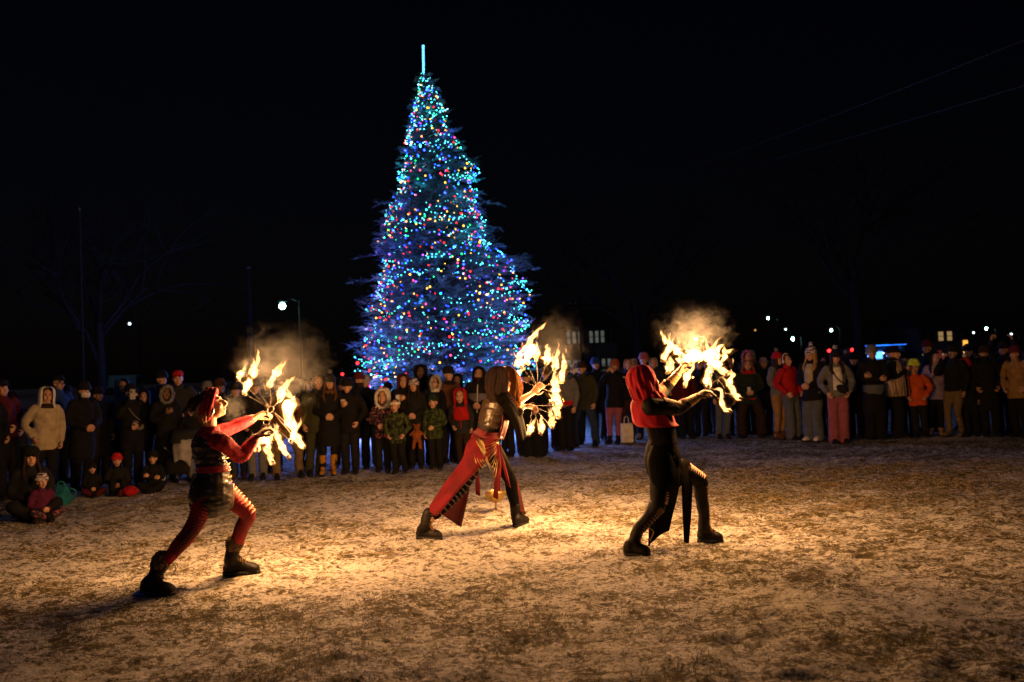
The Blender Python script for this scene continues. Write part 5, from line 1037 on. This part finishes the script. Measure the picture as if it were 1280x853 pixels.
g = Geo(); CH_ = mat('brass_chain', (.55, .4, .18), .3, metal=.9, bump=0)
for i in range(9):
    a = J(594 + i * 1.2, 545 + i * .5, -.19); b = J(622 + (i % 3), 551 + i * .9, -.17); c_ = J(600 + i * 2.2, 556 + i * 5.2, -.24); g.tube([a, a.lerp(c_, .5) + V((-.01, -.02, -.01)), c_, c_.lerp(b, .5) + V((.01, -.02, -.015)), b], .0028, n=5, k=5)
for i in range(4): g.tube([J(590, 552 + i * 2, -.12), J(594 + 3 * i, 575, -.26), J(600 + i * 4, 590 - i * 3, -.27)], .0025, n=5, k=5)
put('chain', g, CH_, t2)
for (x0, y0, x1, y1, dy, w_) in ((623, 556, 620, 622, -.18, .02), (625, 556, 623, 612, -.16, .016), (624, 560, 637, 608, -.1, .012), (596, 590, 598, 618, .1, .02), (622, 555, 624, 583, -.2, .012)):
    g = Geo(); a = J(x0, y0, dy); b = J(x1, y1, dy); g.sheet([[a + V((-w_ * .6, 0, 0)), a + V((w_ * .6, -.01, 0))], [a.lerp(b, .5) + V((-w_, -.02, 0)), a.lerp(b, .5) + V((w_, 0, 0))], [b + V((-w_ * 1.2, 0, 0)), b + V((w_ * .8, 0, -.02))]], th=.008, ripple=.006, rf=1.5); put('tassel', g, REDC, t2)
h0, h1 = gnd(521, 674), gnd(552, 675); boot_set(t2, h0, h1, J(531, 658, -.27), J(536, 641, -.26), r=.058, bulk=1.1)
h0 = gnd(643, 660); boot_set(t2, h0, h0 + V((.13, .24, 0)), J(645, 648, .3), J(644, 632, .28), r=.056, bulk=1.1)
# ================= red hooded performer in black (right)
Yc = 7.86
base = V((J(828, 600).x, Yc, 0)); t3 = perf('fire dancer in bright red hooded cape, black slit dress and tall laced boots', base)
f3 = V((.9, .42, 0)).normalized(); side3 = V((.42, -.9, 0))
hd3 = dict(head=(J(808, 479), V((.86, .42, .28)).normalized(), V((-.28, 0, .95)), 1.0), side=side3,
    torso=[(J(830, 586), .14, .115), (J(829, 574), .16, .125), (J(828, 553), .125, .1), (J(823, 528), .14, .105), (J(817, 510), .155, .1), (J(813, 499), .09, .07)],
    arms=[(J(819, 508, -.16), J(848, 511, -.06), J(871, 497, .04), V((.8, .15, .5)), V((.3, .3, -1)), 1, 1.0), (J(816, 503, .17), J(829, 489, .34), J(847, 468, .34), V((.55, .1, .8)), V((.8, -.3, -.3)), -1, .9)],
    legs=[(J(827, 583, -.08), J(822, 632, -.17), J(795, 668, -.21), gnd(810, 694)), (J(840, 582, .09), J(875, 602, .16), J(880, 652, .2), gnd(900, 677))])
bo3, M3_ = body_of(t3, J, hd3)
HM = M3_; X = HM.to_3x3().col[0].copy(); Y_ = -HM.to_3x3().col[1].copy(); hl = lambda x, y, z: HM @ V((x, y, z))
REDH = mat('red_hood', (.4, .004, .02), .8, c2=(.27, .003, .014), nscale=4, bump=.25, bscale=26)
g = Geo(); g.shell([(hl(0, .03, .172), .004, .004), (hl(0, .03, .166), .045, .04), (hl(0, .03, .142), .09, .08), (hl(0, .03, .095), .122, .108), (hl(0, .03, .02), .134, .12), (hl(0, .035, -.05), .128, .12), (hl(0, .035, -.12), .115, .118), (J(813, 498), .13, .15)], Y_, X, 52, 308, n=72, k=5, fold=.075, ff=11, th=.009, seed=2, foldgrow=False)
hoo = put('hood', g, REDH, t3)
g = Geo(); g.shell([(J(811, 494), .1, .1), (J(811, 500), .135, .145), (J(812, 507), .16, .165), (J(815, 518), .172, .165), (J(818, 528), .172, .165), (J(823, 533), .165, .16)], f3, side3, 8, 352, n=70, k=4, fold=.05, ff=8, th=.009, seed=5); put('cape', g, REDH, t3)
g = Geo(); g.shell([(J(812, 489), .11, .115), (J(813, 494), .125, .135), (J(814, 498), .13, .15)], (f3 + V((0, 0, -.3))).normalized(), side3, n=48, k=3, fold=.12, ff=7, th=.014, foldgrow=False); put('cowl', g, REDH, t3)
RIB = mat('rib_black', (.005, .0045, .004), .7, nscale=12, bump=.3, spec=.15); RIBH = mat('rib_tan', (.5, .3, .15), .5, bump=0)
for i, (sh, el, wr, d, nr, s_, cu) in enumerate(hd3['arms']):
    g = Geo(); P = [sh + (V((-.05, 0, 0)) if i == 0 else V((0, 0, 0))), sh.lerp(el, .4), el, el.lerp(wr, .45)]; rr = [.08, .07, .056, .048]; q = Geo(); q.loft(P, rr, n=16); g.merge(q.remesh(.0085, 2, wr=.004)); arcs(g, P, rr, -80, 60, 19, .0085, V((.15, .2, 1)), mi=1, t0=.28, t1=.98)
    put('sleeve', g, [RIB, RIBH], t3)
    g = Geo(); a = el.lerp(wr, .42); g.loft([a, el.lerp(wr, .7), wr + (wr - el).normalized() * .0], [.047, .043, .038], n=16, k=3); q = g.remesh(.006, 2); arcs(q, [a, wr], [.047, .038], -180, 180, 4, .004, V((0, 0, 1)), mi=1, t0=.0, t1=1)
    put('bracer', q, [mat('bracer_gold', (.62, .42, .2), .32, metal=.55, c2=(.45, .28, .12), nscale=20, bump=.2), BLEATH], t3)
    g = Geo(); hand_add(g, wr, d, nr, 1.05, cu, s_, grow=.003); g.loft([wr - (wr - el).normalized() * .02, wr + d.normalized() * .01], [.04, .036], n=12, k=2); put('glove', g.remesh(.0065, 1), GL, t3)
DRESS = mat('dress_black', (.006, .0045, .004), .75, c2=(.003, .003, .003), nscale=4, bump=.3, bscale=22, spec=.03)
T = [(J(836, 600), .13, .15), (J(831, 588), .165, .145), (J(828, 574), .178, .15), (J(828, 560), .155, .13), (J(828, 548), .138, .112), (J(824, 530), .148, .115), (J(819, 515), .155, .11)]
g = Geo(); g.loft([p for p, a, b in T], [(a, b) for p, a, b in T], side=side3, n=20); dr = put('dress', g.remesh(.0085, 3, wr=.007, wsc=9, zs=1.6), DRESS, t3)
g = Geo(); g.sheet([[J(815, 556, .1), J(815, 557, -.07), J(823, 558, -.13), J(834, 557, -.13), J(843, 556, -.05)], [J(810, 574, .12), J(810, 576, -.1), J(822, 578, -.18), J(837, 578, -.18), J(849, 572, -.09)], [J(815, 600, .1), J(813, 602, -.12), J(822, 606, -.22), J(836, 604, -.22), J(850, 598, -.14)], [J(818, 628, .1), J(816, 630, -.06), J(823, 634, -.14), J(834, 630, -.12), J(847, 620, -.08)], [J(814, 655, .1), J(812, 657, -.02), J(820, 656, -.06), J(830, 650, -.04), J(841, 645, -.02)], [J(812, 682, .1), J(811, 683, .02), J(817, 676, -.0), J(826, 668, .0), J(837, 664, .02)]], th=.007, ripple=.016, rf=1.6); put('dress_panel', g, DRESS, t3).parent = dr
g = Geo(); g.sheet([[J(850, 577, -.1), J(856, 574, .02), J(862, 576, .1)], [J(852, 605, -.06), J(859, 604, .0), J(865, 604, .1)], [J(853, 640, -.02), J(859, 640, .02), J(864, 640, .1)], [J(855, 678, .02), J(858, 679, .04), J(861, 679, .1)]], th=.007, ripple=.012, rf=1.4); put('dress_panel', g, DRESS, t3).parent = dr
g = Geo(); Ls = []
for (h, k_, a, to) in hd3['legs']:
    P = [h, h.lerp(k_, .5), k_, k_.lerp(a, .2)]; rr = [.098, .088, .066, .06]; q = Geo(); q.loft(P, rr, n=16); g.merge(q.remesh(.009, 2, wr=.003)); Ls.append((P, rr))
arcs(g, *Ls[0], -55, 25, 8, .008, V((.95, -.5, 0)), mi=1, t0=.3, t1=.62); arcs(g, *Ls[1], -85, 30, 7, .0075, V((.5, -.5, .7)), mi=1, t0=.3, t1=.66); put('leggings', g, [mat('legging_dark', (.004, .0035, .0035), .6, bump=.15, spec=.15), SKIN[0]], t3)
tl = lambda k_, a: [(a.lerp(k_, .55), .056), (a.lerp(k_, .85), .066), (k_, .07)]
h0, h1 = gnd(780, 695), gnd(813, 696); boot_set(t3, h0, h1, J(791, 680, -.21), J(798, 662, -.2), r=.052, bulk=1.1, tall=tl(hd3['legs'][0][1], hd3['legs'][0][2])[0:2] + [(hd3['legs'][0][1], .074)])
h0, h1 = gnd(872, 678), gnd(904, 678); boot_set(t3, h0, h1, J(879, 663, .2), J(880, 645, .19), r=.05, bulk=1.05, tall=[(hd3['legs'][1][2].lerp(hd3['legs'][1][1], .6), .058), (hd3['legs'][1][2].lerp(hd3['legs'][1][1], .95), .066)])
# ------------------------------------------------------------------ fire
def flame_mat(st, c_, nm):
    m_, nt, N, L = nt_new(nm); o = N.new('ShaderNodeOutputMaterial'); e = N.new('ShaderNodeEmission'); e.inputs[0].default_value = (*c_, 1); e.inputs[1].default_value = st; L.new(e.outputs[0], o.inputs['Volume'])
    return m_
FL = flame_mat(FLAME_S, (1, .5, .16), 'flame'); FLO = flame_mat(3.2, (1, .3, .04), 'halo_emission'); STEEL = mat('fan_steel', (.07, .055, .04), .5, metal=.3, bump=0); WICK = mat('wick_kevlar', (.2, .15, .09), .9, bump=.4)
def flame_geo(P, w_, seed, dy=0):
    """tongues of fire along a path: a main body that swells and thins, side licks, loose sparks of flame"""
    rd = random.Random(seed); g = Geo(); n = max(6, len(P) * 3); A = crom([list(p) for p in P], 8); out = []; rr = []
    for i in range(0, len(A)):
        f = i / (len(A) - 1); env = (.85 + .55 * math.sin(f * 3.0)) * (1 - f ** 2.2 * .82) * (.62 + .75 * abs(noise.noise(V((f * 4.5, seed * 3.1, 0)))) * 1.6); j = w_ * .55 * f
        out.append(V(A[i]) + V((noise.noise(V((f * 5, seed, 1))) * j * 2, noise.noise(V((f * 5, seed, 5))) * j * 2, noise.noise(V((f * 5, seed, 9))) * j))); rr.append((w_ * env * 1.05, w_ * env * .8))
    g.loft(out, rr, n=9, k=1)
    for q in range(rd.randint(3, 5)):
        i = rd.randint(1, len(out) - 2); d = (out[i + 1] - out[i - 1]).normalized(); s1, s2 = frame(d); sdv = s1 * rd.uniform(-1, 1) + s2 * rd.uniform(-.5, .5); a = out[i] + sdv * w_ * .35; ln = w_ * rd.uniform(1.8, 3.4)
        e = a + (d + sdv * .3 + V((0, 0, .3))).normalized() * ln; g.loft([a - d * w_ * .5, a + d * ln * .25 + sdv * w_ * .35, a.lerp(e, .65) + sdv * w_ * rd.uniform(-.1, .5), e], [w_ * .3, w_ * .42, w_ * .24, w_ * .05], n=7, k=3)
    if rd.random() < .35: e = out[-1] + V((rd.uniform(-.02, .03), 0, rd.uniform(.03, .06))); g.loft([e, e + V((.01, 0, .03)), e + V((.005, 0, .05))], [w_ * .1, w_ * .2, w_ * .04], n=6, k=2)
    o3 = V((seed * 1.7, 0, 0))
    g.v = [tuple(V(v) + (noise.noise_vector(V(v) * 15 + o3) * .4 + noise.noise_vector(V(v) * 40 + o3) * .05) * w_) for v in g.v]; return g
def fan(label, hub, wicks, Yw, lights=2, seed=0, wid=.031, group='burning fire fans'):
    """hub: point at the fist; wicks: list of pixel paths, first = wick end; Yw = depth or function of index"""
    t = thing('fire_fan', label, 'fire fan', hub, group=group); ends = []; 
    g = Geo(); g.tube([hub + V((.026 * math.cos(a), .02 * math.sin(a), .026 * math.sin(a))) for a in [i * math.pi / 5 for i in range(10)]], .004, n=6, closed=True, k=2); put('handle', g, STEEL, t)
    for i, w_ in enumerate(wicks):
        yw = Yw + .05 * math.sin(i * 1.9 + seed); p = at(*w_[0][:2], yw); ends.append(p); wd = w_[0][2] if len(w_[0]) > 2 else 1; path = [p] + [at(x, y, yw + .02 * j) for j, (x, y) in enumerate(w_[1:], 1)]
        d = (p - hub).normalized(); g = Geo(); bnd = frame(d)[0] * .012 * math.sin(i * 2.3); g.tube([hub + d * .03, hub.lerp(p, .5) + bnd, p], .0019, n=5); put('spoke', g, STEEL, t)
        g = Geo(); g.loft([p - d * .022, p + d * .022], [.014, .015], n=10, k=1, caps=False); put('wick', g, WICK, t)
        fo = put('flame', flame_geo(path, wid * wd, seed * 31 + i, 0), FL, t); f2_ = put('flame_halo', flame_geo(path, wid * wd * 1.45, seed * 31 + i, 0), FLO, t); f2_.parent = fo  # larger, weakly glowing copy paints a soft halo of light round the flame
    g = Geo()
    for a, b in zip(ends[:-1], ends[1:]):
        if (a - b).length < .45: g.tube([hub.lerp(a, .55), hub.lerp((a + b) / 2, .6), hub.lerp(b, .55)], .0026, n=5, k=3)
    if g.v and 7.8 < Yw < 8.5: put('brace', g, STEEL, t)
    n = len(ends)
    for q in range(lights):
        seg = ends[q * n // lights:(q + 1) * n // lights]; c_ = sum(seg, V()) / len(seg); lamp('flame_light', c_ + V((.02, .1, .1)), FIRE_W * (len(seg) / 5), (1, .47, .155), .1)
    return t
Y1 = 7.2
fan('upper fire fan held out by the red headband dancer', at(338, 512, Y1 + .36), [[(297, 474), (301, 467), (307, 461)], [(305, 492, 1.1), (310, 481), (315, 470), (321, 462)], [(313, 471, 1.1), (317, 461), (322, 452)], [(337, 481), (342, 471), (348, 461), (356, 451)], [(350, 500), (353, 488), (360, 479), (369, 471)], [(359, 530, 1.1), (360, 516), (361, 505), (367, 499), (361, 492)], [(379, 559, 1.1), (372, 549), (369, 541), (370, 532)]], Y1 + .42, 2, 1)
fan('lower fire fan held down by the red headband dancer', at(333, 527, Y1 + .1), [[(322, 562), (321, 554), (327, 546), (336, 538)], [(341, 579), (337, 568), (334, 556), (338, 544)], [(361, 572), (354, 562), (350, 552), (345, 541), (343, 530)], [(364, 552, .9), (368, 540), (364, 528), (362, 516), (366, 506)], [(331, 558), (333, 549), (338, 541)]], Y1 + .18, 2, 2)
Y2 = 9.0
fan('upper fire fan raised by the brown hooded dancer', at(672, 484, Y2 + .28), [[(643, 473), (647, 467), (653, 462)], [(652, 459, 1.2), (649, 450), (651, 438)], [(659, 454, 1.3), (661, 442), (662, 428), (668, 419), (677, 409)], [(670, 449, .95), (671, 440), (668, 430)], [(683, 455), (684, 444), (685, 431)], [(693, 461), (695, 452), (696, 441)], [(702, 478), (703, 466), (705, 455), (706, 446)], [(695, 492, 1.15), (694, 482), (692, 474), (695, 466)]], Y2 + .32, 2, 3, .032)
fan('lower fire fan held by the brown hooded dancer', at(665, 507, Y2 + .2), [[(700, 507, 1.2), (696, 499), (694, 490)], [(698, 522, 1.2), (696, 513), (692, 504)], [(690, 534), (689, 524), (687, 512)], [(676, 542), (677, 533), (676, 524)], [(661, 543), (664, 534), (668, 525)]], Y2 + .26, 2, 4, .032)
g = flame_geo([at(669, 402, Y2 + .3), at(671, 397, Y2 + .3)], .02, 77); 
Y3 = 7.86
fan('far fire fan lifted by the red hooded dancer', at(855, 456, Y3 + .36), [[(829, 451), (833, 441), (838, 432), (830, 422), (827, 413)], [(835, 466), (838, 456), (838, 446)], [(856, 482), (859, 471), (865, 461), (866, 452)], [(852, 446, 1.1), (847, 439), (840, 432), (834, 427)], [(875, 450, 1.7), (868, 445), (860, 447), (850, 451), (843, 450)], [(878, 446, 1.6), (872, 441), (866, 444), (858, 446)]], Y3 + .42, 2, 5, .029)
fan('near fire fan held forward by the red hooded dancer', at(884, 484, Y3 + .08), [[(886, 483, 1.1), (884, 473), (886, 463), (890, 456)], [(894, 447, 1.5), (886, 447), (889, 440), (892, 432)], [(909, 467, 1.3), (900, 462), (897, 455), (905, 448), (904, 441), (910, 438)], [(926, 498, 1.1), (919, 494), (914, 484), (912, 477), (918, 469), (914, 462)], [(913, 514, .9), (906, 511), (902, 502), (902, 492), (899, 486), (894, 487)], [(900, 449, 1.3), (894, 444), (897, 438)]], Y3 + .14, 2, 6, .029)
# fire bowl behind
c = gnd(620, 641); t = thing('fire_bowl', 'gold metal bowl on a thin stand behind the brown hooded dancer', 'bowl', c); kz = c.y / F
g = Geo(); g.shell([(c + V((0, 0, 27 * kz)), 12.5 * kz, 12.5 * kz), (c + V((0, 0, 22 * kz)), 12 * kz, 12 * kz), (c + V((0, 0, 16 * kz)), 9 * kz, 9 * kz), (c + V((0, 0, 13 * kz)), 3 * kz, 3 * kz), (c + V((0, 0, 12.8 * kz)), .3 * kz, .3 * kz)], V((0, -1, 0)), V((1, 0, 0)), n=28, k=3, th=.008); put('bowl', g, mat('brass_bowl', (.5, .33, .12), .35, metal=.8, bump=.2), t)
g = Geo(); g.tube([c + V((0, 0, 13 * kz)), c + V((0, 0, 5 * kz))], .012, n=8, k=1)
for a in (0, 2.1, 4.2): g.tube([c + V((0, 0, 6 * kz)), c + V((.07 * math.cos(a), .07 * math.sin(a), .0))], .007, n=6, k=1)
put('stand', g, MC['brass_bowl'], t)
# smoke
def smoke(label, c_, r_, dens, seed, col=(.5, .52, .56)):
    g = Geo(); g.ell((0, 0, 0), (1, 1, 1), None, 20); o_ = put('smoke', g, [None]); o_.location = c_; o_.scale = r_; tag(o_, label, 'smoke', kind='stuff')
    m_, nt, N, L = nt_new('smoke_%d' % seed); o = N.new('ShaderNodeOutputMaterial'); p = N.new('ShaderNodeVolumeScatter'); p.inputs['Color'].default_value = (*col, 1); p.inputs['Anisotropy'].default_value = .2
    tc = N.new('ShaderNodeTexCoord'); n1 = N.new('ShaderNodeTexNoise'); n1.inputs['Scale'].default_value = 4.6; n1.inputs['Detail'].default_value = 6; n1.inputs['Roughness'].default_value = .66; n1.inputs['Distortion'].default_value = 1.0
    mp = N.new('ShaderNodeMapping'); mp.inputs['Location'].default_value = (seed * 3.1, seed, 0); L.new(tc.outputs['Object'], mp.inputs[0]); L.new(mp.outputs[0], n1.inputs['Vector'])
    ln = N.new('ShaderNodeVectorMath'); ln.operation = 'LENGTH'; L.new(tc.outputs['Object'], ln.inputs[0]); sq = N.new('ShaderNodeMath'); sq.operation = 'POWER'; sq.inputs[1].default_value = 1.6; L.new(ln.outputs['Value'], sq.inputs[0]); fr = N.new('ShaderNodeMath'); fr.operation = 'MULTIPLY_ADD'; fr.inputs[1].default_value = -.34; L.new(sq.outputs[0], fr.inputs[0]); L.new(n1.outputs[0], fr.inputs[2])
    nr = N.new('ShaderNodeMapRange'); nr.inputs[1].default_value = .36; nr.inputs[2].default_value = .6; nr.inputs[3].default_value = 0; nr.inputs[4].default_value = dens; L.new(fr.outputs[0], nr.inputs[0]); L.new(nr.outputs[0], p.inputs['Density']); L.new(p.outputs[0], o.inputs['Volume'])
    o_.data.materials[0] = m_; m_.cycles.volume_step_rate = 1; return o_
smoke('warm lit smoke curling up from the left fire fans', at(354, 455, Y1 + .5), (.6, .32, .48), .5, 1); smoke('thin smoke drifting right from the middle fire fans', at(697, 428, Y2 + .5), (.42, .3, .46), .35, 2); smoke('bright turbulent smoke rising above the right fire fans', at(868, 414, Y3 + .5), (.5, .32, .36), .9, 3)
smoke('faint smoke puff between the headband dancer face and her fans', at(292, 510, Y1 + .7), (.16, .2, .2), 1.6, 4)
bpy.data.scenes.remove(TMP)
